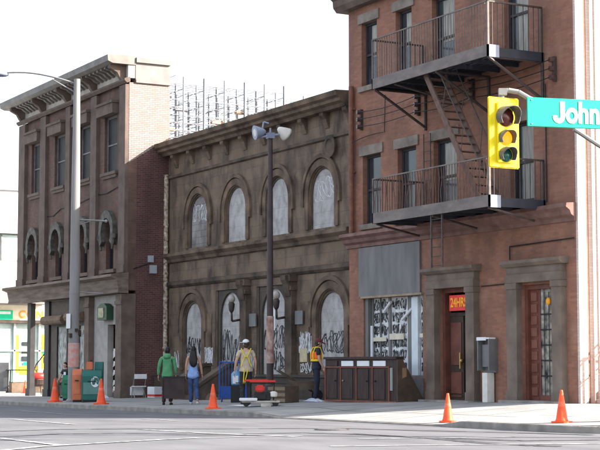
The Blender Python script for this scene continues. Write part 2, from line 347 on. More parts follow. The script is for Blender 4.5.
# pavement slab with its cross fall, running past the shops and round the corner
SX1 = -23.3
xs = sorted(set([-120+2*i for i in range(40)]+[-41+.4*i for i in range(34)]+[-27.5+.3*i for i in range(15)]+[SX1])); xs = [x for x in xs if x <= SX1]
ys = [KY+.16, 20.5, 21.5, 22.5, 23.5, 24.5, 27, 40, 120]; ny = len(ys)
def cut(x):  # rounded corner
    return 0 if x < -25.6 else (2.3-math.sqrt(max(0, 2.3**2-(x+25.6)**2)))
mb = MB(); vs = []
for x in xs:
    for j, y in enumerate(ys):
        yy = max(y, KY+.16+cut(x)) if j else KY+.16+cut(x); yy += j*.001
        vs.append((x, yy, gz(x, yy)))
mb.add(vs, [(i*ny+j, (i+1)*ny+j, (i+1)*ny+j+1, i*ny+j+1) for i in range(len(xs)-1) for j in range(ny-1)])
tag(mb.build('sidewalk', 'concrete', fix=False), None, None, kind='structure')
mb = MB()   # kerb stone
for a, b in zip(xs, xs[1:]):
    ya, yb = KY+cut(a), KY+cut(b); za, zb = kerbz(a)+.004, kerbz(b)+.004; w = .165
    mb.add([(a, ya, -.4), (b, yb, -.4), (b, yb, zb-.015), (a, ya, za-.015), (b, yb+.02, zb), (a, ya+.02, za), (b, yb+w, zb), (a, ya+w, za), (b, yb+w, -.4), (a, ya+w, -.4)],
           [(0, 1, 2, 3), (3, 2, 4, 5), (5, 4, 6, 7), (7, 6, 8, 9)])
mb.box(SX1, SX1+.16, KY+2.4, 120, -.3, .23)
tag(mb.build('kerb', 'kerb', fix=False), None, None, kind='structure')
# slab joints in the pavement
mb = MB()
def ribbon(mb, pts, w, lift, f=gz):
    for (x0, y0), (x1, y1) in zip(pts, pts[1:]):
        n = max(1, int(math.hypot(x1-x0, y1-y0)/1.0)); d = Vector((x1-x0, y1-y0)).normalized(); nn = Vector((-d.y, d.x))*w/2
        for i in range(n):
            a = Vector((x0+(x1-x0)*i/n, y0+(y1-y0)*i/n)); b = Vector((x0+(x1-x0)*(i+1)/n, y0+(y1-y0)*(i+1)/n))
            mb.add([(p.x, p.y, f(p.x, p.y)+lift) for p in (a-nn, b-nn, b+nn, a+nn)], [(0, 1, 2, 3)])
for i in range(32): ribbon(mb, [(-74+i*1.6, KY+.2), (-74+i*1.6, 20.5), (-74+i*1.6, 21.5), (-74+i*1.6, 22.5), (-74+i*1.6, 23.4)], .03, .006)
ribbon(mb, [(-78, 21.5), (-24.5, 21.5)], .03, .006)
tag(mb.build('sidewalk_joints', mat('slab joint grime', (.12, .115, .11), .9), fix=False), None, None, kind='structure')
# overhead wires' shadows painted as dark strips, and road lines, thin sheets
rd = lambda x, y: roadz(x)
def shadow_strip(pts, w, seed):
    r = random.Random(seed); m = MB(); out = []
    for (x0, y0), (x1, y1) in zip(pts, pts[1:]):
        for i in range(5): out.append((x0+(x1-x0)*i/5+r.uniform(-.05, .05), y0+(y1-y0)*i/5+r.uniform(-.05, .05)))
    out.append(pts[-1])
    for a, b in zip(out, out[1:]): ribbon(m, [a, b], w*r.uniform(.5, 1.4), .006, rd)
    return m
mb = MB()
for pts, w, sd_ in (([(-33.5, 6), (-31.81, 10.28), (-32.26, 11.73), (-31.61, 13.27), (-30.45, 15.06), (-29.56, 16.97), (-27.29, 17.76), (-25.43, 18.63), (-23.97, 19.2)], .20, 1),
                    ([(-29.2, 7), (-29.03, 9.38), (-29.84, 10.85), (-29.34, 12.11), (-27.91, 13.37), (-27.76, 15.04), (-26.46, 15.63), (-24.68, 15.84), (-22.72, 16.64), (-22.37, 18.08)], .22, 2),
                    ([(-26.78, 15.6), (-25.22, 15.76), (-23.61, 15.78), (-21.88, 15.62), (-20.89, 16.09)], .26, 3)):
    q = shadow_strip(pts, w, sd_); mb.add(q.v, q.f)
tag(mb.build('road_seams', 'tar', fix=False), None, None, kind='structure')
mb = MB()
for pts, w in (([(-40.03, 13.25), (-34.98, 13.1)], .14), ([(-29.4, 9.2), (-25.0, 9.08)], .16), ([(-49.1, 16.5), (-44.79, 16.3)], .13), ([(-38.61, 16.25), (-36.41, 16.3)], .12),
               ([(-31.2, 13.1), (-29.0, 13.35)], .14), ([(-28.88, 13.29), (-26.01, 14.0)], .2), ([(-23.88, 7.72), (-24.73, 8.66), (-25.4, 9.94), (-26.17, 11.37), (-26.51, 12.3)], .17), ([(-26.35, 12.3), (-26.51, 13.2), (-26.3, 14.3)], .12),
               ([(-24.6, 14.5), (-24.2, 16.2), (-23.9, 17.4)], .1), ([(-22.6, 12.8), (-22.0, 15.0), (-21.2, 17.2)], .12)):
    ribbon(mb, pts, w, .010, rd)
mh = thing('manhole_cover', 'round iron manhole cover in the road in front of the kerb', 'manhole cover', (-28.9, 16.4, roadz(-28.9)))
MB().lathe((-28.9, 16.4, roadz(-28.9)+.002), [(.36, 0), (.36, .012), (.34, .014)], 24).build('rim', 'iron', mh)
MB().lathe((-28.9, 16.4, roadz(-28.9)+.004), [(.31, 0), (.31, .016), (.02, .018)], 24).build('lid', 'payph', mh)
tag(mb.build('road_markings', 'line', fix=False), None, None, kind='structure')

# ------------------------------------------------------------------ left three storey building
A = thing('brown_building', 'three storey brown corner building with bracketed cornice and four keyhole windows', 'building', (-64.5, 24.6, 0))
AX0, AX1, AY = -70.96, -57.98, 23.76
bays = [(-69.57, -68.27), (-66.49, -65.16), (-63.45, -62.05), (-60.55, -59.2)]
def keyhole(x0, x1):
    c = (x0+x1)/2; r = .50; w = .40; pts = [(c+w, 5.22), (c+w, 6.35)]
    for i in range(17): a = -R(38)+(PI+2*R(38))*i/16; pts.append((c+r*math.cos(a), 6.68+r*1.12*math.sin(a)))
    return pts+[(c-w, 6.35), (c-w, 5.22)]
holes = [rect(a, b, 9.12, 11.42) for a, b in bays]+[keyhole(a, b) for a, b in bays]
wall('wall', 'brickA', A, rect(AX0, AX1, 4.3, 12.5), holes, AY, .35)
# side wall: dark brick below the cast shadow's diagonal, sunlit tone painted above
MB().prism([(AY+.351, .0), (25.5, .0), (25.5, 10.42), (AY+.351, 9.52)], AX1-.3, AX1, 'x').build('side_wall', 'brickAside', A)
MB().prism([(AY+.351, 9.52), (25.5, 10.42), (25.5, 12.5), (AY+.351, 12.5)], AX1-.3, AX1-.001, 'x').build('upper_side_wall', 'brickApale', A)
MB().prism([(AY+.0, 9.3), (25.5, 10.42), (25.5, 12.499), (AY+.0, 12.499)], AX1+.0005, AX1+.014, 'x').build('whitewash', 'brickApale', A)  # thin pale plate carries the painted sunlit tone to the front corner
MB().box(AX0, AX0+.3, AY+.352, 25.5, 4.3, 12.5).build('party_wall', 'brickA', A)
MB().box(AX0+.302, AX1-.302, 25.2, 25.5, 4.3, 13.0).box(-66.5, AX1-.302, 25.2, 25.49, 0, 4.3).build('rear_wall', 'dark', A)
MB().box(AX0+.302, AX1-.302, AY+.352, 25.19, 8.2, 8.45).box(AX0+.302, AX1-.302, AY+.352, 25.19, 4.31, 4.5).build('floor_slab', 'dark', A)
MB().box(AX0+.02, AX1-.02, AY+.1, 25.48, 12.9, 13.1).build('roof', 'dark', A)
pil = [(-70.96, -70.12), (-68.0, -67.28), (-64.75, -64.2), (-61.75, -61.1), (-58.62, -57.975)]
for a, b in pil:
    MB().box(a, b, AY-.16, AY-.002, 5.0, 12.42).box(a-.04, b+.04, AY-.2, AY-.161, 5.0, 5.3).build('pilaster', 'pilA', A)
for i, (a, b) in enumerate(bays):
    w = MB().box(a-.2, b+.2, AY-.3, AY-.003, 11.42, 11.83).box(a-.26, b+.26, AY-.36, AY-.003, 11.83, 11.93).build('window_hood', 'trimA', A)
    MB().box(a-.14, b+.14, AY-.14, AY+.2, 9.0, 9.12).box(a-.08, b+.08, AY-.08, AY-.003, 8.88, 9.0).build('window_sill', 'trimA', A)
    f = MB().box(a, a+.09, AY+.12, AY+.2, 9.12, 11.42).box(b-.09, b, AY+.12, AY+.2, 9.12, 11.42).box(a+.09, b-.09, AY+.12, AY+.2, 11.32, 11.42).box(a+.09, b-.09, AY+.12, AY+.2, 10.22, 10.28).build('window_frame', 'framegrey', A)
    MB().box(a+.09, b-.09, AY+.15, AY+.17, 9.12, 11.32).build('window_pane', 'glassdull', f)
    c = (a+b)/2; inn = keyhole(a, b)[1:-1]
    ring_i = [(c+.52*math.cos(t), 6.68+.58*math.sin(t)) for t in [-.62+(PI+1.24)*k/20 for k in range(21)]]
    ring_o = [(c+.78*math.cos(t), 6.68+.90*math.sin(t)) for t in [-.62+(PI+1.24)*k/20 for k in range(21)]]
    h = MB().strip(ring_i, ring_o, AY-.2, AY-.002).build('arched_hood', 'hoodA', A)
    for s in (-1, 1): MB().tube((c+s*.74, AY-.14, 6.5), (c+s*.60, AY-.14, 6.0), .09, 8, .05).tube((c+s*.80, AY-.14, 6.42), (c+s*.80, AY-.14, 6.6), .1, 8).build('hood_stop', 'hoodA', h)
    MB().box(a-.1, b+.1, AY-.15, AY+.2, 5.06, 5.2).build('window_sill', 'trimA', A)
    f = MB().box(c-.4, c-.33, AY+.15, AY+.22, 5.22, 7.1).box(c+.33, c+.4, AY+.15, AY+.22, 5.22, 7.1).box(c-.33, c+.33, AY+.15, AY+.22, 6.2, 6.27).build('window_frame', 'frame', A)
    MB().box(c-.55, c+.55, AY+.23, AY+.25, 5.22, 7.3).build('window_pane', 'glassdull', f)
# crack / cable on the wall
MB().path([(-68.0, AY-.03, 8.0), (-66.5, AY-.03, 7.9), (-65.5, AY-.03, 8.15), (-64.2, AY-.03, 8.1), (-62.5, AY-.03, 8.25), (-61.4, AY-.03, 8.35), (-60.2, AY-.03, 8.3), (-58.6, AY-.03, 8.5), (-58.6, AY-.03, 5.4)], .02, 5).build('wall_cable', 'black', A)
# frieze and cornice
MB().prism([(AY-.02, 12.5), (AY-.16, 12.45), (AY-.26, 12.55), (AY-.26, 12.62), (AY-.02, 12.7)], AX0-.1, AX1+.16, 'x').build('architrave', 'trimA', A)
MB().box(AX0-.02, AX1+.004, AY-.05, AY+.3, 12.68, 13.2).build('frieze', 'friezeA', A)
MB().prism([(AY+.25, 13.2), (AY-.72, 13.2), (AY-.92, 13.28), (AY-.95, 13.52), (AY+.25, 13.56)], AX0-.5, AX1+.06, 'x').build('cornice', 'cornA', A)
MB().box(AX1-.35, AX1+.03, AY+.26, 25.5, 12.62, 13.3).build('parapet_end', 'endA', A)
MB().box(AX1-.35, AX1+.12, AY+.26, 25.5, 13.3, 13.5).box(AX1-.35, AX1+.09, AY+.26, 25.5, 12.5, 12.62).build('parapet_cap', 'endA', A)
MB().box(AX0, AX0+.3, AY+.26, 25.5, 12.5, 13.3).build('parapet_end', 'cornA', A)
def bracket_prof(y, zt, d, h): return [(y, zt), (y-d, zt), (y-d*.98, zt-h*.22), (y-d*.55, zt-h*.42), (y-d*.38, zt-h*.7), (y-d*.12, zt-h), (y, zt-h)]
for a, b in pil:
    c = (a+b)/2; MB().prism(bracket_prof(AY-.05, 13.2, .68, .72), c-.11, c+.11, 'x').build('large_bracket', 'trimA', A)
x = -70.35
while x < -58.2:
    if min(abs(x-(a+b)/2) for a, b in pil) > .25:
        MB().prism(bracket_prof(AY-.05, 13.2, .6, .3), x-.085, x+.085, 'x').build('modillion', 'cornA', A)
    x += .42
# shop front
MB().prism([(AY-.003, 5.0), (AY-.72, 4.92), (AY-.75, 4.82), (AY-.5, 4.72), (AY-.42, 4.35), (AY-.46, 4.2), (AY-.003, 4.18)], AX0-.35, AX1+.12, 'x').build('shop_cornice', 'bandA', A)
for a, b in ((-69.69, -68.95), (-67.41, -66.55)): MB().box(a+.14, b-.14, AY-.1, AY+.12, 0, 4.17).box(a+.09, b-.09, AY-.14, AY+.16, 0, .35).build('porch_post', 'frame', A)
for a, b in ((-61.95, -61.45), (-58.55, -57.95)): MB().box(a, b, AY-.26, AY+.34, 0, 4.17).box(a-.04, b+.04, AY-.3, AY-.261, 0, .4).box(a-.04, b+.04, AY-.3, AY-.261, 3.75, 3.9).build('stone_pier', 'trimA', A)
wall('shop_front', 'darkbrown', A, rect(-66.55, -61.96, .0, 4.16), [rect(-65.8, -64.5, .85, 3.1), rect(-63.2, -62.2, .85, 3.1)], AY-.04, .12)
cnv = mat('copper brown canvas', (.16, .10, .065), .7, .3, 6)
MB().tube((-66.8, AY-.28, 3.32), (-64.3, AY-.28, 3.32), .2, 10).build('rolled_awning', cnv, A)
MB().tube((-63.9, AY-.28, 3.40), (-62.1, AY-.28, 3.40), .2, 10).build('rolled_awning', cnv, A)
for a, b in ((-65.8, -64.5), (-63.2, -62.2)):
    w = MB().box(a, a+.06, AY-.06, AY-.042, .85, 3.1).box(b-.06, b, AY-.06, AY-.042, .85, 3.1).box(a+.06, b-.06, AY-.06, AY-.042, 3.04, 3.1).build('window_frame', 'frame', A)
    MB().box(a, b, AY+.02, AY+.04, .85, 3.1).build('window_blind', 'winpaint', w)
wall('entrance_surround', mat('pale stone entrance surround', (.36, .33, .31), .8, .12, 3), A, rect(-61.44, -58.56, .0, 4.17), [rect(-59.95, -58.98, .12, 3.0)], AY-.02, .25)
MB().box(-59.95, -58.98, AY+.9, AY+1.0, .12, 3.0).build('doorway', 'dark', A)
rs = random.Random(4); mb = MB()
for zz in (2.0, 1.85, 1.5, 1.15, .75, .5): mb.add([(-59.92, AY+.2, zz-.2), (-59.05, AY+.16, zz+.1), (-59.0, AY+.16, zz+.28+rs.uniform(0, .1)), (-59.9, AY+.2, zz-.05)], [(0, 1, 2, 3)]).box(-59.6, -59.2, AY+.1, AY+.14, zz-.05, zz+.05)
mb.build('torn_sheet', 'lampwhite', A)
sb = MB().box(-60.35, -59.35, AY-.32, AY-.03, 3.18, 3.72).prism(arch(-60.3, -59.4, 3.6, 3.65, .2), AY-.31, AY-.04).build('sign_box', mat('dark green sign box', (.03, .07, .04), .5), A)
MB().box(-60.2, -59.65, AY-.345, AY-.321, 3.28, 3.66).build('sign_face', mat('tan sign face', (.35, .33, .2), .5, .3, 8), sb)
MB().box(AX1+.002, AX1+.10, 24.60, 24.82, 5.42, 5.68).build('meter_box', 'meter', A)
MB().box(AX1+.002, AX1+.12, 24.68, 24.95, 4.98, 5.30).build('meter_box', 'meter', A)
MB().path([(AX1+.02, 24.0, 5.15), (AX1+.02, 24.62, 5.36)], .02, 6).build('conduit', 'black', A)
P_ = MB()
for i in range(9): P_.tube((AX1+.11, 25.33, 8.9-i*.97), (AX1+.11, 25.33, 8.9-i*.97-.965), .092, 10).tube((AX1+.11, 25.33, 8.9-i*.97), (AX1+.11, 25.33, 8.9-i*.97-.08), .108, 10)
P_.build('downpipe', 'pipepeel', A, smooth=False)

# ------------------------------------------------------------------ middle two storey building
B = thing('stone_building', 'two storey soot stained stone building with round arched blocked windows', 'building', (-50.7, 25.6, 0))
BX0, BX1, BY = -57.95, -43.45, 25.46
up = [(-55.98, -54.26), (-52.72, -51.03), (-49.42, -47.78), (-46.33, -44.62)]
lo = [(-56.4, -54.72), (-45.8, -44.02)]
bay = [(-53.55, -51.35), (-50.2, -47.9)]
holes = [arch(a, b, 5.86, 7.0, .88) for a, b in up]+[arch(a, b, 1.2, 3.0, .82) for a, b in lo]+[rect(a, b, 1.05, 4.14) for a, b in bay]
holes += [rect(-54.1, -53.8, .9, .95)]
wall('wall', 'stoneB', B, rect(BX0, BX1, 0, 9.6), holes[:-1], BY, .5)
MB().box(BX0+.02, BX1-.02, BY+.501, BY+.9, 0, 9.7).build('backing_wall', 'dark', B)
gr = random.Random(11)
def archivolt(x0, x1, z0, zs, rise, w, name):
    inn = [(x1, z0)]+arch_pts(x0, x1, zs, rise)+[(x0, z0)]
    def grow(d): return [(x1+d, z0)]+arch_pts(x0-d, x1+d, zs, rise+d)+[(x0-d, z0)]
    a = MB().strip(grow(.03), grow(w*.55), BY-.06, BY-.002).build(name, 'stoneTrim', B)
    # raised label moulding over the head only
    o1 = arch_pts(x0-w*.62, x1+w*.62, zs, rise+w*.62); o2 = arch_pts(x0-w*.9, x1+w*.9, zs, rise+w*.9)
    MB().strip([(x1+w*.62, zs-.35)]+o1+[(x0-w*.62, zs-.35)], [(x1+w*.9, zs-.35)]+o2+[(x0-w*.9, zs-.35)], BY-.10, BY-.002).build('hood_mould', 'stoneTrim', B)
for i, (a, b) in enumerate(up):
    archivolt(a, b, 5.87, 7.0, .88, .48, 'archivolt')
    f = MB().prism(arch(a-.01, b+.01, 5.86, 7.0, .89), BY+.10, BY+.2).build('blocked_window', 'board2' if i == 0 else 'board', B)
    MB().strip([(b-.07, 5.87)]+arch_pts(a+.07, b-.07, 7.0, .81)+[(a+.07, 5.87)], [(b, 5.87)]+arch_pts(a, b, 7.0, .88)+[(a, 5.87)], BY+.06, BY+.098).build('window_frame', 'stoneTrimDark', f)
    if i in (0, 3):
        mb = MB(); scribble(mb, a+.2, b-.2, 6.7, 7.6, BY+.098, 5, .022, gr); mb.build('graffiti', 'inkwhite', f, fix=False)
for a, b in lo:
    archivolt(a, b, 1.21, 3.0, .82, .52, 'archivolt')
    f = MB().prism(arch(a-.01, b+.01, 1.2, 3.0, .83), BY+.10, BY+.2).build('blocked_window', 'board', B)
    MB().strip([(b-.08, 1.21)]+arch_pts(a+.08, b-.08, 3.0, .74)+[(a+.08, 1.21)], [(b, 1.21)]+arch_pts(a, b, 3.0, .82)+[(a, 1.21)], BY+.05, BY+.098).build('window_frame', 'stoneTrimDark', f)
    mb = MB(); scribble(mb, a+.1, b-.1, 1.7, 2.5, BY+.098, 8, .035, gr); mb.build('graffiti', 'ink', f, fix=False)
for k, (a, b) in enumerate(bay):
    for s in (a, b-.12): MB().box(s, s+.12, BY+.02, BY+.2, 1.06, 4.12).build('bay_jamb', 'stoneTrimDark', B)
    x0, x1 = a+.28, b-.2; r = (x1-x0)/2
    wall('bay_spandrel', 'stoneBdark', B, rect(a+.121, b-.121, 1.06, 4.13), [arch(x0, x1, 1.07, 3.12, .92)], BY+.06, .08)
    f = MB().prism(arch(x0-.02, x1+.02, 1.06, 3.12, .94), BY+.145, BY+.2).build('blocked_doorway', 'board', B)
    mb = MB(); scribble(mb, x0+.05, x1-.1, 1.3 if k == 0 else 1.9, 2.7 if k == 0 else 2.8, BY+.143, 9, .04, gr)
    if k: scribble(mb, x0+.3, x1-.1, 1.15, 1.9, BY+.143, 9, .035, gr)
    mb.build('graffiti', 'ink', f, fix=False)
    if k: MB().box(x0+.62, x0+.86, BY+.135, BY+.144, 2.6, 3.9).build('white_patch', 'white', f)
# walls between: recessed panels with tags
for a, b, z0, z1 in ((-54.25, -53.85, 1.6, 3.3), (-46.95, -46.35, 1.5, 3.5)):
    MB().box(a, b, BY-.03, BY-.002, z0, z1).build('wall_panel', 'stoneTrim', B)
for x0, x1, z0, z1, n, ink in ((-54.5, -53.7, 1.35, 2.1, 22, 'inkwhite'), (-57.2, -56.6, 1.2, 2.0, 12, 'inkwhite'), (-47.0, -46.0, 1.7, 2.5, 26, 'inkwhite'), (-46.9, -45.8, 1.12, 1.5, 12, 'inkwhite'), (-50.75, -50.2, 1.1, 1.9, 10, 'inkwhite')):
    mb = MB(); scribble(mb, x0, x1, z0, z1, BY-.034, n//2, .024, gr); mb.build('graffiti', ink, B, fix=False)
MB().box(-46.95, -46.45, BY-.04, BY-.031, 1.5, 1.95).build('notice_board', mat('cream notice board', (.55, .47, .3), .8, .15, 6), B)
# pilasters with carved consoles and old lamps
for a, b in ((-51.28, -50.55), (-47.85, -47.12)):
    p = MB().box(a+.12, b-.12, BY-.2, BY-.002, 0, 4.2).box(a+.06, b-.06, BY-.26, BY-.002, 0, 1.15).box(a+.05, b-.05, BY-.3, BY-.002, 4.2, 4.42).box(a+.08, b-.08, BY-.25, BY-.002, 3.9, 4.05).build('pilaster', 'stoneTrimDark', B)
    MB().prism(bracket_prof(BY-.2, 4.4, .2, .7), a+.18, b-.18, 'x').build('console', 'stoneTrimDark', p)
    c = a+.15; l = MB().path([(c, BY-.2, 3.0), (c-.02, BY-.5, 2.95), (c-.02, BY-.52, 3.3)], .04, 8).lathe((c-.02, BY-.52, 3.25), [(.04, 0), (.09, .08), (.12, .3), (.08, .38)], 12).build('wall_lamp', 'iron', p, smooth=True)
    MB().ball((c-.02, BY-.52, 3.74), (.135, .135, .15), 14, 9).build('lamp_globe', mat('dusty lamp globe', (.42, .38, .34), .4, .15, 8), l, smooth=True)
    MB().box(b-.02, b+.5, BY-.12, BY-.08, 2.75, 3.2).build('wall_sign', 'payph', p)
# bands, entablature, cornice
MB().prism([(BY-.002, 5.78), (BY-.26, 5.74), (BY-.28, 5.62), (BY-.14, 5.5), (BY-.10, 5.4), (BY-.002, 5.36)], BX0+.12, BX1, 'x').build('string_course', 'stoneTrim', B)
MB().prism([(BY-.002, 4.66), (BY-.13, 4.62), (BY-.13, 4.5), (BY-.05, 4.42), (BY-.002, 4.4)], BX0+.12, BX1, 'x').build('lower_band', 'stoneTrimDark', B)
MB().prism([(BY-.002, 8.86), (BY-.08, 8.84), (BY-.08, 8.74), (BY-.002, 8.7)], BX0+.12, BX1, 'x').build('frieze_band', 'stoneTrimDark', B)
MB().prism([(BY+.5, 9.6), (BY-.3, 9.6), (BY-.36, 9.7), (BY-.5, 9.76), (BY-.5, 9.86), (BY-.62, 9.92), (BY-.66, 10.08), (BY+.5, 10.12)], BX0+.02, BX1, 'x').build('cornice', 'stoneTrim', B)
for x in [-57.1+i*1.5 for i in range(10)]:
    MB().prism(bracket_prof(BY-.002, 9.6, .26, .5), x-.13, x+.13, 'x').build('cornice_bracket', 'stoneTrim', B)
MB().lathe((-44.66, BY-.14, 8.44), [(.34, .0), (.36, .06), (.25, .09), (.22, .05), (.1, .1), (.02, .12)], 20, (0, -1, 0)).build('medallion', 'stoneTrimDark', B, smooth=False)
# raised base and entrance stair
MB().box(BX0+.15, BX1-.02, BY-.62, BY-.003, -.2, 1.0).box(BX0+.12, BX1-.02, BY-.68, BY-.003, 1.0, 1.08).build('base_wall', 'stoneBdark', B)
for x0 in (-52.95, -50.9):
    MB().prism([(BY-.64, .0), (BY-2.1, .0), (BY-2.1, .62), (BY-.9, 1.36), (BY-.64, 1.36)], x0, x0+.38, 'x').prism([(BY-.60, 1.36), (BY-.9, 1.36), (BY-2.16, .60), (BY-2.16, .72), (BY-.95, 1.47), (BY-.60, 1.47)], x0-.05, x0+.43, 'x').build('stair_wall', 'stoneTrimDark', B)
for i in range(6): MB().box(-52.56, -50.91, BY-.69-.22*(6-i), BY-.64 if i == 5 else BY-.69-.22*(5-i), 0, .2+.14*i).build('step', 'stoneTrimDark', B)

# ------------------------------------------------------------------ right brick building
Cb = thing('brick_building', 'tall red brick building on the street corner with iron fire escape', 'building', (-37.8, 32, 0))
CX0, CX1, CY = -43.45, -32.08, 25.3
H = 13.9
uw = [(-42.65, -41.72, 10.05, 12.07), (-40.62, -39.72, 10.0, 12.07), (-38.62, -37.45, 9.62, 12.05), (-35.05, -33.95, 9.62, 12.05)]
lw = [(-42.6, -41.52, 5.73, 7.88), (-40.55, -39.52, 5.73, 7.86), (-38.58, -37.4, 5.72, 7.86), (-34.85, -33.8, 5.72, 7.86)]
shopw = (-42.58, -39.2, 1.04, 3.44); d1 = (-38.32, -36.75, .40, 3.56); d2 = (-34.4, -32.9, .46, 3.5)
holes = [rect(a, b, c, d) for a, b, c, d in uw+lw]+[rect(*shopw), rect(*d1), rect(*d2)]
wall('wall', 'brickC', Cb, rect(CX0, CX1, 0, H), holes, CY, .4)
MB().box(CX1-.4, CX1+.001, CY+.401, 39.3, 0, H).build('side_wall', 'brickCside', Cb)
MB().box(CX1+.002, CX1+.09, CY+.002, CY+.26, .3, H-.6).build('corner_pilaster', 'brickCside', Cb)
MB().box(CX0, CX0+.4, CY+.401, 39.3, 0, H).box(CX0+.401, CX1-.401, 38.9, 39.3, 0, H).build('rear_wall', 'brickC', Cb)
MB().box(CX0+.401, CX1-.401, CY+.401, 38.9, H-.5, H-.3).build('roof', 'dark', Cb)
MB().box(CX0+.401, CX1-.401, CY+.402, 38.9, 4.3, 4.6).box(CX0+.401, CX1-.401, CY+.402, 38.9, 8.7, 9.0).box(CX0+.401, CX1-.401, CY+1.6, CY+1.7, 0, H-.5).build('inner_wall', 'dark', Cb)
for i, (a, b, c, d) in enumerate(uw+lw):
    f = MB().box(a, a+.08, CY+.16, CY+.26, c, d).box(b-.08, b, CY+.16, CY+.26, c, d).box(a+.08, b-.08, CY+.16, CY+.26, d-.08, d).box(a+.08, b-.08, CY+.16, CY+.26, c, c+.08).box(a+.08, b-.08, CY+.15, CY+.24, (c+d)/2-.035, (c+d)/2+.035).build('window', 'frame', Cb)
    MB().box(a+.08, b-.08, CY+.2, CY+.215, c+.08, d-.08).build('pane', 'glass', f)
    if i in (0, 1, 2, 3, 7, 6): MB().box(a+.35, b-.08, CY+.185, CY+.199, c+(.08 if i in (3, 7) else (d-c)*.45), d-.12).build('curtain', 'curtain', f)
    MB().box(a-.16, b+.16, CY-.05, CY-.002, d+.002, d+.3).build('lintel', 'lintel', Cb)
    if i not in (2, 3, 6, 7): MB().box(a-.1, b+.1, CY-.1, CY+.14, c-.16, c).build('window_sill', 'lintel', Cb)
MB().prism([(CY-.002, 5.5), (CY-.30, 5.48), (CY-.32, 5.38), (CY-.2, 5.3), (CY-.16, 5.2), (CY-.06, 5.14), (CY-.05, 5.04), (CY-.002, 5.02)], CX0-.12, CX1+.02, 'x').build('string_course', 'cornC', Cb)
MB().prism([(CY+.35, 12.6), (CY-.28, 12.6), (CY-.4, 12.75), (CY-.42, 12.95), (CY-.55, 13.05), (CY-.55, 13.3), (CY+.35, 13.3)], CX0-.3, CX1+.02, 'x').build('cornice', 'trimA', Cb)
# painted panel and shop window below
MB().box(-42.78, -39.28, CY-.06, CY-.002, 3.5, 5.01).build('painted_panel', 'panelgrey', Cb)
MB().box(-42.62, -39.16, CY-.09, CY-.002, 3.44, 3.5).build('panel_rail', mat('tan timber rail', (.30, .23, .16), .8, .2, 5), Cb)
MB().box(-42.62, -39.16, CY-.05, CY-.002, .2, 1.02).build('stall_riser', 'panelgrey', Cb)
sw = MB().box(-42.58, -42.4, CY+.05, CY+.2, 1.04, 3.44).box(-39.3, -39.2, CY+.05, CY+.2, 1.04, 3.44).box(-42.4, -39.3, CY+.05, CY+.2, 1.04, 1.1).build('shop_window', 'panelgrey', Cb)
MB().box(-42.4, -39.3, CY+.22, CY+.26, 1.1, 3.44).build('papered_glass', mat('fly posted paper', (.45, .46, .48), .8, 0, 4.5, col2=(.80, .80, .80), detail=7), sw)
mb = MB(); gr2 = random.Random(5)
for a, b in ((-42.32, -41.92), (-41.86, -41.5), (-41.22, -40.85), (-40.8, -40.45), (-39.62, -39.34)):
    for k in range(6): scribble(mb, a, b, 1.15+k*.38, 1.5+k*.38, CY+.218, 5, .024, gr2)
mb.build('graffiti', 'ink', sw, fix=False)
mb = MB()
for a, b in ((-42.36, -42.3), (-41.9, -41.86), (-41.4, -41.28), (-40.3, -40.1)): mb.box(a, b, CY+.17, CY+.215, 1.1, 3.44)
mb.build('window_mullion', 'panelgrey', sw)
MB().box(-40.02, -39.68, CY+.12, CY+.2, 1.1, 3.40).build('white_post', mat('pale blue white post', (.66, .72, .76), .7, .08, 3), sw)
mb = MB().box(-42.36, -41.5, CY+.14, CY+.168, 2.12, 2.24).box(-41.3, -40.5, CY+.14, CY+.168, 2.16, 2.34).box(-39.62, -39.34, CY+.14, CY+.168, 2.2, 2.32)
mb.build('cream_rail', mat('cream painted rail', (.66, .60, .48), .7, .1, 4), sw)
for (x0, z0, x1, z1) in ((-40.55, 2.75, -40.02, 3.05), (-42.3, 1.4, -42.3, 2.6), (-41.6, 3.0, -41.2, 3.3)): MB().tube((x0, CY+.13, z0), (x1, CY+.13, z1), .05, 6).build('loose_strip', 'white', sw)
# door surrounds
def surround(x0, x1, z0, dep, dr, part):
    a, b = dr[0], dr[1]
    MB().box(x0, a, CY-dep, CY-.002, z0, 3.56).box(x0-.03, a+.02, CY-dep-.03, CY-.002, z0, z0+.35).box(x0-.03, a+.02, CY-dep-.03, CY-.002, 3.40, 3.555).build('door_pilaster', 'stoneC', Cb)
    MB().box(b, x1, CY-dep, CY-.002, z0, 3.56).box(b-.02, x1+.03, CY-dep-.03, CY-.002, z0, z0+.35).box(b-.02, x1+.03, CY-dep-.03, CY-.002, 3.40, 3.555).build('door_pilaster', 'stoneC', Cb)
    MB().box(x0-.02, x1+.02, CY-dep-.02, CY-.002, 3.562, 3.78).box(x0, x1, CY-dep+.02, CY-.002, 3.78, 3.98).prism([(CY-.002, 3.98), (CY-dep-.05, 3.98), (CY-dep-.14, 4.06), (CY-dep-.14, 4.14), (CY-.002, 4.17)], x0-.12, x1+.12, 'x').build('entablature', 'stoneC', Cb)
surround(-38.74, -36.35, .3, .2, d1, 0); surround(-34.85, -32.5, .35, .18, d2, 0)
MB().box(-38.8, -36.3, CY-.45, CY+.2, .1, .42).build('door_step', 'kerb', Cb)
MB().box(-34.9, -32.5, CY-.45, CY+.2, .1, .48).build('door_step', 'kerb', Cb)
for a, b, c, d in (d1, d2):
    MB().box(a, a+.12, CY+.1, CY+.3, c, d).box(b-.12, b, CY+.1, CY+.3, c, d).box(a+.12, b-.12, CY+.1, CY+.3, d-.12, d).build('door_frame', 'redwood', Cb)
dr = MB().box(-38.2, -37.52, CY+.26, CY+.32, .42, 2.78).box(-37.5, -36.87, CY+.3, CY+.36, .42, 2.78).box(-38.2, -36.87, CY+.24, CY+.3, 2.78, 2.88).build('door', 'darkbrown', Cb)
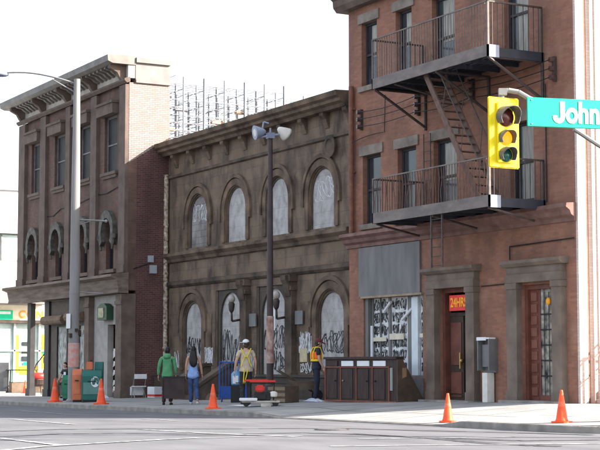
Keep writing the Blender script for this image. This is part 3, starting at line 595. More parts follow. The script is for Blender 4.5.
MB().box(-38.12, -37.6, CY+.235, CY+.259, .6, 1.2).box(-38.12, -37.6, CY+.235, CY+.259, 1.4, 2.6).box(-38.12, -37.6, CY+.235, CY+.259, .5, .55).build('door_panel', 'redwood', dr)
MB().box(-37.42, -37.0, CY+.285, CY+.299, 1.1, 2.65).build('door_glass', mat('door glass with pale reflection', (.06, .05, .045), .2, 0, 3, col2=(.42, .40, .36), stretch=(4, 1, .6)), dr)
MB().tube((-37.55, CY+.16, 1.3), (-37.55, CY+.16, 1.75), .025, 8).ball((-37.55, CY+.2, 1.52), .06).build('door_handle', mat('brass', (.5, .35, .12), .3, .1, 5, metal=.8), dr)
sg = MB().box(-37.86, -36.9, CY+.02, CY+.07, 2.92, 3.36).build('open_hours_sign', 'signred', Cb)
text('24HRS', .36, .006, 'signamber', 'lettering', sg, frame_mtx((-37.38, CY+.012, 3.14), (1, 0, 0), (0, 0, 1)), bold=.008, sx=.82)
dr = MB().box(-34.28, -33.95, CY+.2, CY+.26, .48, 3.38).box(-33.94, -33.02, CY+.2, CY+.24, .48, .62).box(-33.94, -33.86, CY+.2, CY+.24, .62, 3.38).box(-33.1, -33.02, CY+.2, CY+.24, .62, 3.38).build('door', 'redwood', Cb)
mb = MB()
for k in range(9): mb.box(-34.24, -33.99, CY+.175, CY+.199, .6+k*.31, .82+k*.31)
mb.build('shutter_slat', mat('dull red shutter', (.19, .08, .055), .6, .2, 3), dr)
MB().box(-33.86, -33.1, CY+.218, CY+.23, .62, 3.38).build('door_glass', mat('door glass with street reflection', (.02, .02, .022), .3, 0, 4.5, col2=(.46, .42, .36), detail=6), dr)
mb = MB(); [mb.box(-33.86, -33.1, CY+.19, CY+.205, z, z+.035) for z in (1.1, 1.5, 1.9, 2.3, 2.7)]; [mb.box(x, x+.03, CY+.185, CY+.189, .62, 3.3) for x in (-33.7, -33.5, -33.3)]
mb.build('glazing_bar', 'black', dr)
MB().ball((-33.45, CY+.15, 3.05), (.09, .05, .1)).build('amber_lamp', 'signamber', dr, smooth=True)
# pipe, conduits, insulators with service wires
MB().tube((-43.1, CY-.12, 5.5), (-43.1, CY-.12, 10.15), .085, 10).box(-43.2, -43.0, CY-.16, CY-.003, 7.4, 7.46).box(-43.2, -43.0, CY-.16, CY-.003, 9.4, 9.46).build('downpipe', 'pipered', Cb)
BI = mat('brown insulator', (.09, .05, .045), .3, .2, 5)
for x in (-42.6, -39.3, -36.5, -32.8):
    p = MB().box(x-.04, x+.04, CY-.1, CY-.002, 8.7, 9.35).build('insulator_rack', 'iron', Cb)
    for z in (8.8, 9.03, 9.26): MB().tube((x-.02, CY-.2, z), (x+.0, CY-.08, z), .07, 8).build('insulator', BI, p)
def sag(mb, p, q, s, r, n=10):
    p = Vector(p); q = Vector(q); pts = [p.lerp(q, i/n)-Vector((0, 0, s*4*(i/n)*(1-i/n))) for i in range(n+1)]; mb.path(pts, r, 5)
mb = MB()
for a, b in ((-42.6, -39.3), (-39.3, -36.5), (-36.5, -32.8)):
    for z in (8.8, 9.03, 9.26): sag(mb, (a, CY-.2, z), (b, CY-.2, z), .05+.05*((z*7) % 1), .013)
sag(mb, (-43.0, CY-.14, 8.35), (-41.2, CY-.1, 8.45), -.05, .014); mb.path([(-41.2, CY-.06, 8.45), (-41.15, CY-.06, 9.6)], .014, 5)
mb.path([(-34.85, CY-.05, 4.2), (-34.85, CY-.05, 4.55), (-32.1, CY-.05, 4.6)], .018, 5); mb.path([(-36.2, CY-.04, 3.55), (-34.95, CY-.04, 3.57)], .015, 5)
mb.path([(-33.2, CY-.05, 5.6), (-33.2, CY-.05, 8.7)], .018, 5)
mb.build('service_wire', 'black', Cb)
# side of the corner building: downpipe
MB().tube((CX1+.12, CY+.6, .3), (CX1+.12, CY+.6, H-.7), .05, 8).build('side_downpipe', 'brickCside', Cb)

# ------------------------------------------------------------------ fire escape (bolted on: parts of the building)
FX0, FX1, FY = -39.05, -33.28, 23.5
fe = thing('fire_escape', 'black iron fire escape with two balconies and a stair on the red brick front', 'fire escape', (-36.1, CY, 5.4))
for zb, zr, sd_ in ((9.30, 10.72, 1), (5.42, 6.68, 2)):
    r = random.Random(sd_); fas = .30
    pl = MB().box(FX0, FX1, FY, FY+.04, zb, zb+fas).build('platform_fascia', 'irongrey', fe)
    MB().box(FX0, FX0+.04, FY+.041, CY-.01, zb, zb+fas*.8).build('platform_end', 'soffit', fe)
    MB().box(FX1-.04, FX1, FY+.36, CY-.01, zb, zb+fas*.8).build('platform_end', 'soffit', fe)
    MB().box(FX1-.04, FX1+.004, FY+.041, FY+.355, zb-.02, zb+fas).build('corner_plate', 'lampblue', fe)  # paler piece added where sun strikes the platform end
    mb = MB()
    for k in range(9): mb.box(FX0+.04, FX1-.04, FY+.06+k*.2, FY+.06+k*.2+.14, zb+.16, zb+.19)
    for k in range(7): mb.box(FX0+.3+k*.86, FX0+.36+k*.86, FY+.05, CY-.02, zb+.04, zb+.158)
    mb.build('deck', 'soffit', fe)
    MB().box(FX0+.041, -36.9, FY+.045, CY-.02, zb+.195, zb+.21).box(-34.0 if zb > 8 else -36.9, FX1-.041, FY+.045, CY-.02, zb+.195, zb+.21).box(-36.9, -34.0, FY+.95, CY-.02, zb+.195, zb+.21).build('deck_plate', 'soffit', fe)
    # front rail
    mb = MB(); n = 44; jit = .0 if sd_ == 1 else .035
    for k in range(n+1):
        x = FX0+.02+(FX1-FX0-.04)*k/n; z0, z1 = zb+fas, zr
        p1 = (x+r.uniform(-jit, jit), FY+.02, z0+(z1-z0)*.33); p2 = (x+r.uniform(-jit, jit), FY+.02+r.uniform(-jit, jit), z0+(z1-z0)*.66)
        mb.path([(x, FY+.02, z0-.04), p1, p2, (x, FY+.02, z1)], .0125, 5)
    mb.build('front_baluster', 'irongrey' if sd_ == 1 else 'ironred', fe)
    MB().box(FX0, FX1, FY, FY+.035, zr, zr+.035).box(FX0, FX0+.045, FY, FY+.045, zb, zr).box(FX1-.055, FX1, FY, FY+.055, zb, zr+.02).build('front_rail', 'irongrey', fe)
    for xx in (FX0, FX1-.045):
        mb = MB()
        for k in range(1, 11): y = FY+(CY-FY)*k/11; mb.tube((xx+.02, y, zb+fas*.8), (xx+.02, y, zr), .0125, 5)
        mb.box(xx, xx+.045, FY+.05, CY-.05, zr-.01, zr+.035).box(xx, xx+.045, CY-.09, CY-.045, zb, zr)
        mb.build('end_rail', 'iron', fe)
for x in (-38.95, -35.75, -33.33):
    MB().tube((x, FY+.05, 9.28), (x, CY-.03, 8.30), .04, 6).tube((x, CY-.04, 8.22), (x, CY-.04, 9.3), .04, 6).tube((x, FY+.03, 9.29), (x, CY-.04, 9.29), .035, 6).build('bracket', 'iron', fe)
MB().tube((-37.9, FY+.05, 9.28), (-37.0, CY-.03, 8.7), .03, 6).build('bracket', 'iron', fe)
for x in (-38.9, -36.0, -33.4): MB().tube((x, FY+.05, 5.40), (x, CY-.3, 5.12), .035, 6).build('bracket', 'iron', fe)
# stair
s0, s1 = Vector((-36.55, 0, 9.35)), Vector((-34.05, 0, 5.7))
for y in (23.72, 24.34):
    d = (s1-s0); c = (s0+s1)/2; c.y = y; n = Vector((-d.z, 0, d.x)).normalized()
    MB().obox(c, d/2, (0, .025, 0), n*.085).build('stringer', 'ironred', fe)
mb = MB()
for k in range(15):
    p = s0.lerp(s1, (k+.6)/15.2); mb.box(p.x-.1, p.x+.12, 23.746, 24.314, p.z-.012, p.z+.018)
mb.build('stair_tread', 'ironred', fe)
for y in (23.72, 24.34):
    a = Vector((-36.35, y, 9.5)); b = Vector((-33.95, y, 6.55)); mb = MB().tube(a+Vector((.1, 0, .35)), b, .018, 6)
    for t in (.3, .65, .97): p = a.lerp(b, t)+Vector((.1*(1-t), 0, .35*(1-t))); q = Vector((s0.x+(s1.x-s0.x)*(t+.02), y, s0.z+(s1.z-s0.z)*(t+.02))); mb.tube(p, q, .012, 5)
    mb.build('stair_handrail', 'iron', fe)
# drop ladder under the lower balcony
mb = MB()
for x in (-36.1, -35.57): mb.box(x-.02, x+.02, 23.56, 23.6, 4.0, 5.45)
for z in (4.05, 4.3, 4.55, 4.8, 5.05, 5.3): mb.tube((-36.1, 23.58, z), (-35.57, 23.58, z), .012, 6)
mb.build('drop_ladder', 'iron', fe)
mb = MB()   # escape ladder against the wall by the third window
for x in (-38.95, -38.6): mb.tube((x, 25.2, 5.7), (x, 25.2, 8.1), .018, 6)
for k in range(8): mb.tube((-38.95, 25.2, 5.9+k*.28), (-38.6, 25.2, 5.9+k*.28), .012, 5)
mb.build('wall_ladder', 'iron', fe)

# ------------------------------------------------------------------ background: white building with shop, scaffold
W = thing('white_building', 'bright white building with a shop and ribbon windows beyond the brown building', 'building', (-80, 26, 0))
WX = -80.0
wall('wall', 'wallwhite', W, rect(14, 34, 4.5, 10.5), [rect(15, 33, 6.75, 8.22)], WX-.3, .3, axis='x')
MB().box(WX-12, WX-.31, 14.1, 33.9, 0, 10.3).build('building_block', 'dark', W)
MB().box(WX-12, WX+.12, 13.9, 34.1, 10.45, 10.6).build('roof_edge', mat('grey roof flashing', (.25, .25, .3), .6), W)
f = MB().box(WX-.25, WX-.2, 15, 33, 6.75, 6.82).box(WX-.25, WX-.2, 15, 33, 8.15, 8.22)
for k in range(17): f.box(WX-.25, WX-.2, 15.2+k*1.06, 15.27+k*1.06, 6.82, 8.15)
f = f.build('window_band', 'framegrey', W); MB().box(WX-.29, WX-.27, 15, 33, 6.75, 8.22).build('pane', 'shopglass', f)
MB().prism([(WX-.3, 5.55), (WX+.9, 5.3), (WX+.95, 4.55), (WX-.3, 4.5)], 14, 28.0, 'y').build('canopy', 'awning', W)
MB().box(WX-.3, WX-.05, 14, 33, 3.72, 4.49).build('fascia', 'shopcream', W)
MB().box(WX-.3, WX+.06, 14, 33, 3.55, 3.71).build('fascia_rail', 'darkbrown', W)
g_ = MB().box(WX-.049, WX+.02, 25.0, 26.42, 3.74, 4.22).build('shop_sign', 'shopgreen', W)
MB().box(WX+.021, WX+.03, 25.5, 26.3, 4.02, 4.16).build('sign_stripe', 'white', g_)
for ch, y in (('C', 26.95), ('O', 27.42), ('N', 27.9), ('V', 28.5)):
    text(ch, .55, .01, 'signamber', 'sign_letter', W, frame_mtx((WX-.03, y, 4.0), (0, 1, 0), (0, 0, 1)), bold=.01)
sf = MB()
for k in range(13): sf.box(WX-.25, WX-.15, 14.4+k*1.35, 14.5+k*1.35, .3, 3.54)
sf.box(WX-.25, WX-.15, 14.4, 31, 2.1, 2.18).box(WX-.25, WX-.1, 14.4, 31, 0, .35)
sf = sf.build('shop_window', 'wallwhite', W); MB().box(WX-.305, WX-.28, 14.4, 31, .35, 3.54).build('pane', 'shopglass', sf)
for a_, b_, c_, d_ in ((26.62, 26.86, 1.0, 2.95), (26.9, 28.0, .9, 1.35), (28.1, 29.0, 1.2, 3.0)): MB().box(WX-.27, WX-.251, a_, b_, c_, d_).build('yellow_poster', 'shopyellow', sf)
for a_, b_, c_, d_ in ((27.02, 27.55, 1.6, 1.85), (27.02, 27.55, 2.0, 2.2), (27.02, 27.55, 2.4, 2.6), (28.2, 28.8, 1.5, 1.8)): MB().box(WX-.25, WX-.235, a_, b_, c_, d_).build('dark_poster', 'glass', sf)
for a_, b_, c_, d_ in ((28.15, 28.45, 1.95, 2.15), (27.1, 27.4, 1.4, 1.55)): MB().box(WX-.234, WX-.22, a_, b_, c_, d_).build('green_poster', 'shopgreen', sf)
MB().box(WX-.27, WX-.251, 25.0, 26.3, 1.2, 2.05).box(WX-.27, WX-.251, 25.0, 26.3, 2.25, 3.0).build('grey_poster', mat('grey green shop poster', (.25, .38, .36), .6, .2, 2), sf)

sc = thing('scaffolding', 'tall steel scaffolding rising behind the stone building', 'scaffolding', (-86, 42, 0))
for row, X in enumerate((-84.6, -85.7, -86.8, -88.2)):
    for k in range(8): 
        y = 36.75+k*1.33; top = 18.2-(.5 if k == 7 else 0)-row*.25
        MB().tube((X, y, 0), (X, y, top), .045 if (k+row) % 2 else .07, 6).build('standard', 'scaf', sc)
    mb = MB()
    for z in [11.0+.45*k+row*.11 for k in range(16)]:
        z1 = 45.0 if z < 17.9 else 46.0
        mb.tube((X, 36.4, z), (X, 46.1 if z < 17.6 else 44.8, z+RNG.uniform(-.06, .06)), .026, 5)
        for _k in range(2):
            k = RNG.randrange(0, 6); mb.tube((X, 36.75+1.33*k, z), (X, 36.75+1.33*(k+1), z+.62), .022, 5)
    mb.build('ledger', 'scaf', sc)
mb = MB()
for k in range(8):
    for z in [11.2+.9*j for j in range(8)]: mb.tube((-84.6, 36.75+k*1.33, z), (-87.2, 36.75+k*1.33, z), .022, 5)
mb.build('transom', 'scaf', sc)
for (y0, y1, z) in ((36.9, 37.6, 15.0), (40.0, 40.8, 15.6), (41.6, 42.2, 16.3), (38.2, 38.9, 14.6), (42.5, 43.2, 15.7)):
    MB().box(-85.0, -84.7, y0, y1, z, z+.22).build('board', 'scaforange', sc)
for (y0, y1, z) in ((37.8, 38.6, 16.3), (43.5, 44.4, 16.5), (40.3, 41.3, 14.3), (37.0, 37.6, 17.0), (40.8, 41.9, 15.0)):
    MB().box(-85.5, -85.1, y0, y1, z, z+.1).build('board', 'scaf', sc)

# ------------------------------------------------------------------ street furniture
def groundloc(x, y): return (x, y, gz(x, y))
p0 = Vector((-55.04, 20.49, gz(-55.04, 20.49)))
lp = thing('street_light', 'tall pale grey street light with long arm by the newspaper boxes', 'street light', p0)
MB().lathe(p0, [(.26, 0), (.26, .06), (.20, .12), (.195, 1.5), (.155, 8.0), (.115, 11.8)], 16).build('pole', 'polegrey', lp, smooth=False)
arm0 = p0+Vector((0, 0, 11.62)); RT = Vector((math.sin(HEAD), math.cos(HEAD), 0))
arm_dir = (-RT*1.0+Vector((0, -.12, 0))).normalized()
pts = [arm0+arm_dir*(2.55*t)+Vector((0, 0, .42*math.sin(t*PI*.6)-.0)) for t in [i/8 for i in range(9)]]
MB().path(pts, .035, 8).path([arm0-Vector((0, 0, .35)), arm0+arm_dir*.9+Vector((0, 0, .17))], .025, 6).build('arm', 'polegrey', lp)
e = pts[-1]; MB().ball(e+arm_dir*.28-Vector((0, 0, .05)), (.22, .36, .11), 12, 8).build('lamp_head', 'lampblue', lp, smooth=True)
MB().tube(p0+Vector((0, 0, 6.62)), p0+RT*1.15+Vector((0, 0, 6.56)), .032, 8).tube(p0+RT*.1+Vector((0, 0, 6.4)), p0+RT*.6+Vector((0, 0, 6.58)), .018, 6).ball(p0+RT*1.12+Vector((0, 0, 6.56)), .06).build('side_bracket', 'polegrey', lp)
MB().tube(p0+Vector((0, 0, 3.98)), p0+RT*1.05+Vector((0, 0, 3.92)), .02, 8).lathe(p0+Vector((0, 0, 3.9)), [(.19, 0), (.19, .12)], 14).build('side_bracket', 'polegrey', lp)
MB().box(p0.x-.24, p0.x+.16, p0.y-.215, p0.y-.2, 2.72, 3.25).build('notice', 'paper', lp)
MB().lathe(p0+Vector((0, 0, 1.25)), [(.205, 0), (.208, .02), (.205, .85), (.2, .87)], 14).build('poster', 'poster', lp)
rr = random.Random(3)
for k in range(7): a = rr.uniform(0, 6.28); z = rr.uniform(2.1, 2.7); MB().box(p0.x+.2*math.cos(a)-.05, p0.x+.2*math.cos(a)+.05, p0.y+.2*math.sin(a)-.05, p0.y+.2*math.sin(a)+.05, z, z+rr.uniform(.08, .2)).build('torn_flyer', 'hairbrown', lp)

p1 = Vector((-45.93, 23.78, gz(-45.93, 23.78)))
fl = thing('flood_light_post', 'slim dark brown post with two floodlights in front of the stone building', 'lamp post', p1)
MB().lathe(p1, [(.17, 0), (.17, .5), (.115, .55), (.10, 4.0), (.075, 8.55)], 12).build('pole', 'polebrown', fl)
MB().lathe(p1+Vector((0, 0, 1.2)), [(.125, 0), (.128, .03), (.125, 1.5), (.12, 1.52)], 12).build('paper_wrap', mat('torn pink posters', (.24, .12, .10), .8, 0, 5, col2=(.55, .42, .36), detail=6, stretch=(1, 1, .8)), fl)
top = p1+Vector((0, 0, 8.55))
MB().tube(top-RT*.3, top+RT*.35+Vector((0, 0, .1)), .035, 8).tube(top, top+Vector((0, 0, .3)), .03, 6).box(top.x-.12, top.x+.12, top.y-.1, top.y+.1, top.z-.05, top.z+.14).build('crossbar', 'lampblue', fl)
def flood(c, d, name, m1, mrim):
    d = Vector(d).normalized()
    o = MB().lathe(c, [(.06, -.12), (.10, -.06), (.17, .08), (.22, .2), (.24, .26), (.23, .26)], 18, d).build(name, m1, fl, smooth=True)
    MB().lathe(Vector(c)+d*.22, [(.215, 0), (.20, .03), (.05, .05)], 18, d).build('lens', mrim, o)
    return o
flood(top-RT*.27+Vector((0, 0, .17)), -RT*.75-FW*.3+Vector((0, 0, -.1)), 'floodlight', 'lampblue', 'lampwhite')
flood(top+RT*.35+Vector((0, 0, .22)), RT*.75+FW*.45+Vector((0, 0, -.55)), 'floodlight', 'lampwhite', 'black')
MB().path([top-RT*.3, top-RT*.22+Vector((0, 0, .5)), top-RT*.05+Vector((0, 0, .45))], .03, 6).build('yoke', 'lampblue', fl)

# traffic signal on a mast arm from a pole standing on the near corner
sgc = Vector((-22.72, 16.36, 5.45)); fwh = Vector((FW.x, FW.y, 0)).normalized()
poleb = sgc+RT*3.9+fwh*.9; poleb.z = roadz(poleb.x)
ts = thing('traffic_signal', 'yellow traffic light showing amber, hanging at the upper right of the street', 'traffic light', (poleb.x, poleb.y, poleb.z))
MB().lathe(poleb, [(.22, 0), (.22, .05), (.14, .1), (.12, 6.8)], 14).build('pole', 'polegrey', ts)
yaw = R(27); nF = (-fwh*math.cos(yaw)+RT*math.sin(yaw)).normalized(); nR = Vector((-nF.y, nF.x, 0)).normalized()
if nR.dot(RT) < 0: nR = -nR
UP = Vector((0, 0, 1))
bb = MB().obox(sgc, nR*.325, nF*.02, UP*.625).build('backboard', 'sigyellow', ts, bevel=.03)
hs = MB().obox(sgc-nF*.12+UP*.0, nR*.17, nF*.098, UP*.56).obox(sgc+nF*.045, nR*.165, nF*.022, UP*.53).build('housing', 'sigyellow', ts, bevel=.01)
def lamp(z, r, m, vis):
    c = sgc+nF*.07+UP*z
    l = MB().lathe(c, [(r, -.002), (r*.98, .012), (r*.6, .04), (.01, .05)], 20, nF).build('lens', m, hs, smooth=True)
    # cut-away tunnel visor
    n = 20; vi = []; fs = []; L_ = vis
    for rr_, sh in ((r*1.12, 0), (r*1.18, 0)):
        for k in (0, 1):
            for i in range(n+1):
                a = -R(35)+(PI+R(70))*i/n; ln = L_*(.55+.45*math.sin(max(0, min(PI, a)))) if k else 0
                vi.append(c+nR*rr_*math.cos(a)+UP*rr_*math.sin(a)+nF*ln-UP*(ln*.12))
    m_ = n+1
    for b_ in (0, 2*m_):
        for i in range(n): fs.append((b_+i, b_+i+1, b_+m_+i+1, b_+m_+i))
    for i in range(n): fs.append((m_+i, m_+i+1, 3*m_+i+1, 3*m_+i))
    MB().add(vi, fs).build('visor', mat('dark grey visor', (.11, .105, .11), .5, .2, 5), hs)
lamp(.27, .17, 'lensred', .30); lamp(-.10, .125, 'amber', .20); lamp(-.40, .125, 'lensgreen', .22)
ac = sgc+UP*.73-nF*.05
armp = [ac+RT*.0, ac+RT*.12+UP*.03, ac+RT*.3+UP*.0, ac+RT*.5-UP*.12, ac+RT*.75-UP*.2+fwh*.02, ac+RT*2.0-UP*.22+fwh*.4, Vector((poleb.x, poleb.y, ac.z-.25))]
MB().path(armp, .045, 10).tube(ac-UP*.16, ac+UP*.05, .05, 10).obox(ac+RT*.02, RT*.07, fwh*.06, UP*.06).build('mast_arm', 'polegrey', ts)
q0 = sgc+RT*1.25+UP*.08+fwh*.1; q1 = sgc+RT*1.95-UP*.32+fwh*.35
MB().tube(q0, q1, .04, 8).tube(q1, Vector((poleb.x, poleb.y, 4.6)), .04, 8).obox(q1, RT*.07, fwh*.05, UP*.1).build('brace', 'payph', ts)
# street name sign bolted under the arm
sa = R(15); sR = (RT*math.cos(sa)+fwh*math.sin(sa)).normalized(); sN = Vector((sR.y, -sR.x, 0))
if sN.dot(fwh) > 0: sN = -sN
org = Vector((-21.28, 15.80, 5.58))
sl = 1.75; cs = org+sR*sl/2
st = thing('street_name_sign', 'green street name sign lettered John beside the yellow traffic light', 'street sign', cs)
bp_ = MB().obox(cs, sR*sl/2, sN*.012, UP*.245).build('sign_plate', 'signgreen', st, bevel=.01)
text('ohn', .50, .004, 'signwhite', 'lettering', bp_, frame_mtx(org+sR*1.0+sN*.018-UP*.0, sR, UP), bold=.016, sx=.80)
o_ = org+sR*.455+sN*.014-UP*.175; jo = [(.22, .37), (.22, .115)]+[(.11+.11*math.cos(a), .115+.115*math.sin(a)) for a in [-k*PI/10 for k in range(1, 10)]]+[(0, .13)]
ji = [(.135, .37), (.135, .12)]+[(.11+.027*math.cos(a), .115+.035*math.sin(a)) for a in [-k*PI/10 for k in range(1, 10)]]+[(.08, .13)]
mj = MB().strip(ji, jo, 0, .006); mj.v = [tuple(o_+sR*u+UP*z+sN*(.006-y)) for u, y, z in mj.v]; mj.build('letter', 'signwhite', bp_)
text('St', .30, .004, 'signwhite', 'lettering', bp_, frame_mtx(org+sR*1.5+sN*.018+UP*.05, sR, UP), bold=.01, sx=.85)
mb = MB(); [mb.tube(org+sR*.08+UP*z+sN*.01, org+sR*.08+UP*z+sN*.022, .012, 8) for z in (.2, -.2)]; mb.build('bolt', 'polegrey', bp_)
MB().obox(cs+UP*.16-sN*.04, sR*.05, sN*.02, UP*.09).build('clamp', 'polegrey', st)

# cones -------------------------------------------------------------
def cone_proto(loc, label):
    t = thing('traffic_cone', label, 'traffic cone', loc, RNG.uniform(0, 1.5), 'traffic cones along the kerb', world=False)
    mb = MB(); hb = .19
    prof = [(-hb, -hb), (hb, -hb), (hb, hb), (-hb, hb)]
    pts = []
    for (sx, sy) in ((-1, -1), (1, -1), (1, 1), (-1, 1)):
        pts += [(sx*hb, sy*(hb-.05)), (sx*(hb-.05), sy*hb)] if sx*sy > 0 else [(sx*(hb-.05), sy*hb), (sx*hb, sy*(hb-.05))]
    mb.prism(pts, 0, .035, 'z'); mb.build('base', 'cone', t)
    b = MB().lathe((0, 0, .034), [(.15, 0), (.14, .02), (.125, .06), (.035, .63), (.03, .66), (.02, .665)], 20).build('cone_body', 'cone', t, smooth=True)
    MB().lathe((0, 0, .34), [(.085, 0), (.0865, .002), (.069, .11), (.067, .112)], 20).build('collar', mat('sun faded orange collar', (.82, .16, .08), .5), b, smooth=True)
    return t
c0 = cone_proto(groundloc(-50.66, 19.85), 'orange traffic cone right of the newspaper boxes, in front of the pale doorway')
c0.scale = (1.15, 1.15, 1.22)
for x, y, s, lab in ((-55.9, 20.1, 1.2, 'orange traffic cone in front of the grey street light and seated man'),
                     (-76.3, 25.9, .9, 'smallest far orange cone under the porch at the far left'),
                     (-42.01, 19.9, 1.0, 'orange traffic cone on the pavement left of the worker and blue barrier'),
                     (-30.0, 20.0, .9, 'orange traffic cone on the kerb in front of the 24 hour door'),
                     (-25.9, 20.0, .92, 'rightmost orange cone on the corner kerb by the pale side wall')):
    clone(c0, 'traffic_cone', groundloc(x, y), RNG.uniform(0, 1.5), lab, (s, s, s*1.02))

# newspaper boxes
def newsbox(name, label, x, y, w, d, h, m, rz, top=True, face=None, side=None):
    t = thing(name, label, 'newspaper box', groundloc(x, y), rz, None, world=False)
    b = MB().prism([(-d/2, .08), (-d/2, h*.82), (-d/2+d*.25, h), (d/2, h), (d/2, .08)], -w/2, w/2, 'x').build('case', m, t, bevel=.012)
    MB().box(-w/2+.03, w/2-.03, -d/2+.03, d/2-.03, 0, .079).build('foot', 'black', t)
    MB().box(-w/2+.05, w/2-.05, -d/2-.02, -d/2-.002, h*.25, h*.62).build('door', side or m, t)
    MB().box(-w*.2, w*.2, -d/2-.045, -d/2-.02, h*.64, h*.67).build('handle', 'black', t)
    return t, b
rzf = math.atan2(-fwh.x, fwh.y)   # facing away from camera
t, b = newsbox('newspaper_box', 'faded orange newspaper box left of the green one', -54.5, 20.45, .34, .42, 1.18, 'orangebox', rzf)
t, b = newsbox('newspaper_box', 'wide teal green newspaper box with white emblem on its front', -53.82, 20.72, .70, .5, 1.12, 'tealbox', rzf+.15, side='tealgrey')
MB().prism([(.12+.15*math.cos(a), .72+.19*math.sin(a)) for a in [k*PI/8 for k in range(16)]], -.285, -.272).build('emblem', 'white', t)
mb = MB(); scribble(mb, .01, .24, .58, .88, -.287, 5, .02, random.Random(2)); mb.build('emblem_mark', 'tealbox', t, fix=False)
t, b = newsbox('newspaper_box', 'narrow dark green box standing behind the teal newspaper box', -54.2, 21.15, .3, .3, 1.42, 'tealbox', rzf)
t, b = newsbox('newspaper_box', 'small green box between the seated man and the street light', -57.3, 21.05, .26, .3, .95, mat('mid green enamel', (.03, .2, .11), .5), rzf)
t = thing('plastic_jerrycan', 'orange plastic can on top of the teal newspaper box', 'can', (-54.1, 20.75, gz(-54, 20.8)+1.13), rzf, None, world=False)
MB().box(-.12, .12, -.1, .1, 0, .3).build('can_body', 'orangebox', t, bevel=.03); MB().tube((.03, 0, .3), (.06, 0, .36), .035, 8).build('cap', 'black', t)

# folding chair leaning by the dark brick side wall
t = thing('folding_chair', 'white folding chair standing by the dark brick side wall', 'chair', groundloc(-56.6, 23.7), rzf+PI+.35, None, world=False)
MB().box(-.24, .24, -.2, .22, .44, .47).build('seat', 'white', t, bevel=.008)
MB().box(-.24, .24, .24, .27, .74, .92).build('backrest', 'white', t, bevel=.008)
for s in (-.23, .23): MB().tube((s, -.22, 0), (s, .27, .95), .014, 6).build('leg', 'polegrey', t); MB().tube((s*.92, .26, 0), (s*.92, -.18, .45), .014, 6).build('leg', 'polegrey', t)
MB().box(-.26, .28, -.24, -.215, .12, .44).build('hanging_cloth', 'paper', t)
t = thing('carton', 'white carton with red band on the ground behind the man in green', 'box', groundloc(-56.9, 24.5), .2, None, world=False)
MB().box(-.24, .24, -.2, .2, 0, .42).build('carton_body', 'white', t, bevel=.01); MB().box(-.243, .243, -.203, .203, .05, .13).build('red_band', 'red', t)
# pay phone
t = thing('pay_phone', 'grey pay phone hood on the brick wall between the two stone doorways', 'phone', (-35.85, CY-.02, 1.2))
b = MB().box(-36.05, -35.5, CY-.08, CY-.003, 1.2, 2.12).box(-36.05, -36.01, CY-.3, CY-.081, 1.25, 2.1).box(-35.54, -35.5, CY-.3, CY-.081, 1.25, 2.1).build('hood', 'payph', t)
MB().box(-36.05, -35.5, CY-.3, CY-.081, 2.101, 2.14).box(-36.05, -35.62, CY-.32, CY-.301, 2.06, 2.15).build('top_light', 'white', b)
MB().box(-35.95, -35.65, CY-.2, CY-.081, 1.35, 1.95).build('phone_body', 'payph', t)
MB().box(-35.85, -35.62, CY-.28, CY-.05, .4, 1.19).build('pedestal', 'lampwhite', t)
# stair railing on the sunny side and a brown post
t = thing('side_stair', 'pale red iron stair and railing on the white side wall at the right edge', 'stair', (-31.5, 26.5, .4))
mb = MB(); 
for x in (-31.0, -31.75):
    mb.tube((x, 25.55, .45), (x, 25.55, 1.55), .03, 6).tube((x, 26.6, .45), (x, 26.6, 2.4), .03, 6).tube((x, 25.55, 1.55), (x, 26.6, 2.4), .03, 6).tube((x, 25.55, 1.1), (x, 26.6, 1.75), .02, 6).tube((x, 26.6, 2.4), (x, 28, 2.4), .03, 6).tube((x, 28, .4), (x, 28, 2.4), .03, 6).tube((x, 25.6, 1.15), (x, 25.6, 1.2), .02, 6)
mb.build('railing', 'stairiron', t)
for k in range(5): MB().box(-31.75, -31.0, 25.6+k*.26, 25.6+(k+1)*.26, .3, .55+k*.17).build('step', mat('pinkish step concrete', (.5, .36, .3), .8, .1, 3), t)
MB().box(-31.75, -31.0, 26.91, 28.2, .3, 1.4).build('landing', mat('pinkish landing concrete', (.5, .36, .3), .8, .1, 3), t)
t = thing('timber_post', 'stubby brown post at the right edge of the corner pavement', 'post', groundloc(-25.35, 20.75))
q = groundloc(-25.35, 20.75); MB().lathe(q, [(.17, 0), (.16, .4), (.13, .9), (.14, .95), (.05, 1.0)], 9).build('post_body', mat('brown timber', (.12, .07, .05), .8, .3, 5), t)
MB().lathe((q[0], q[1], q[2]+.55), [(.155, 0), (.157, .01), (.153, .06)], 9).build('band', 'black', t)

# cabinet / bar counter stood on the pavement
t = thing('wooden_counter', 'long dark brown counter with red trim and white drawers by the pavement', 'counter', groundloc(-40.45, 24.0), R(10), None, world=False)
Wc = 1.6
MB().prism([(-.1, .05), (-.1, 1.25), (.12, 1.25), (.95, .05)], -Wc, Wc, 'x').build('carcass', 'cab', t)
MB().box(-Wc-.03, Wc+.03, -.16, .14, 1.251, 1.32).build('counter_top', 'cab', t)
mb = MB()
for k in range(5): x = -Wc+.02+k*(2*Wc-.34)/4; mb.box(x-.018, x+.018, -.135, -.102, .04, 1.04)
mb.box(-Wc, Wc, -.14, -.102, 0, .05).box(-Wc, Wc-.3, -.13, -.102, 1.0, 1.04); mb.build('trim', 'cabtrim', t)
for k in range(4):
    x = -Wc+.05+k*(2*Wc-.34)/4; d = MB().box(x+.02, x+.5, -.12, -.102, .1, .96).build('door', 'cab', t)
    MB().ball((x+.1 if k % 2 else x+.45, -.15, .62), .028).build('knob', 'polegrey' if k == 1 else 'black', d)
    if k != 0 or True: MB().box(x+.01, x+.54, -.13, -.102, 1.05, 1.2).build('drawer', 'white' if k else 'cab', t)
MB().box(Wc-.27, Wc-.17, -.125, -.102, .35, 1.0).build('pipe_strip', 'polegrey', t)
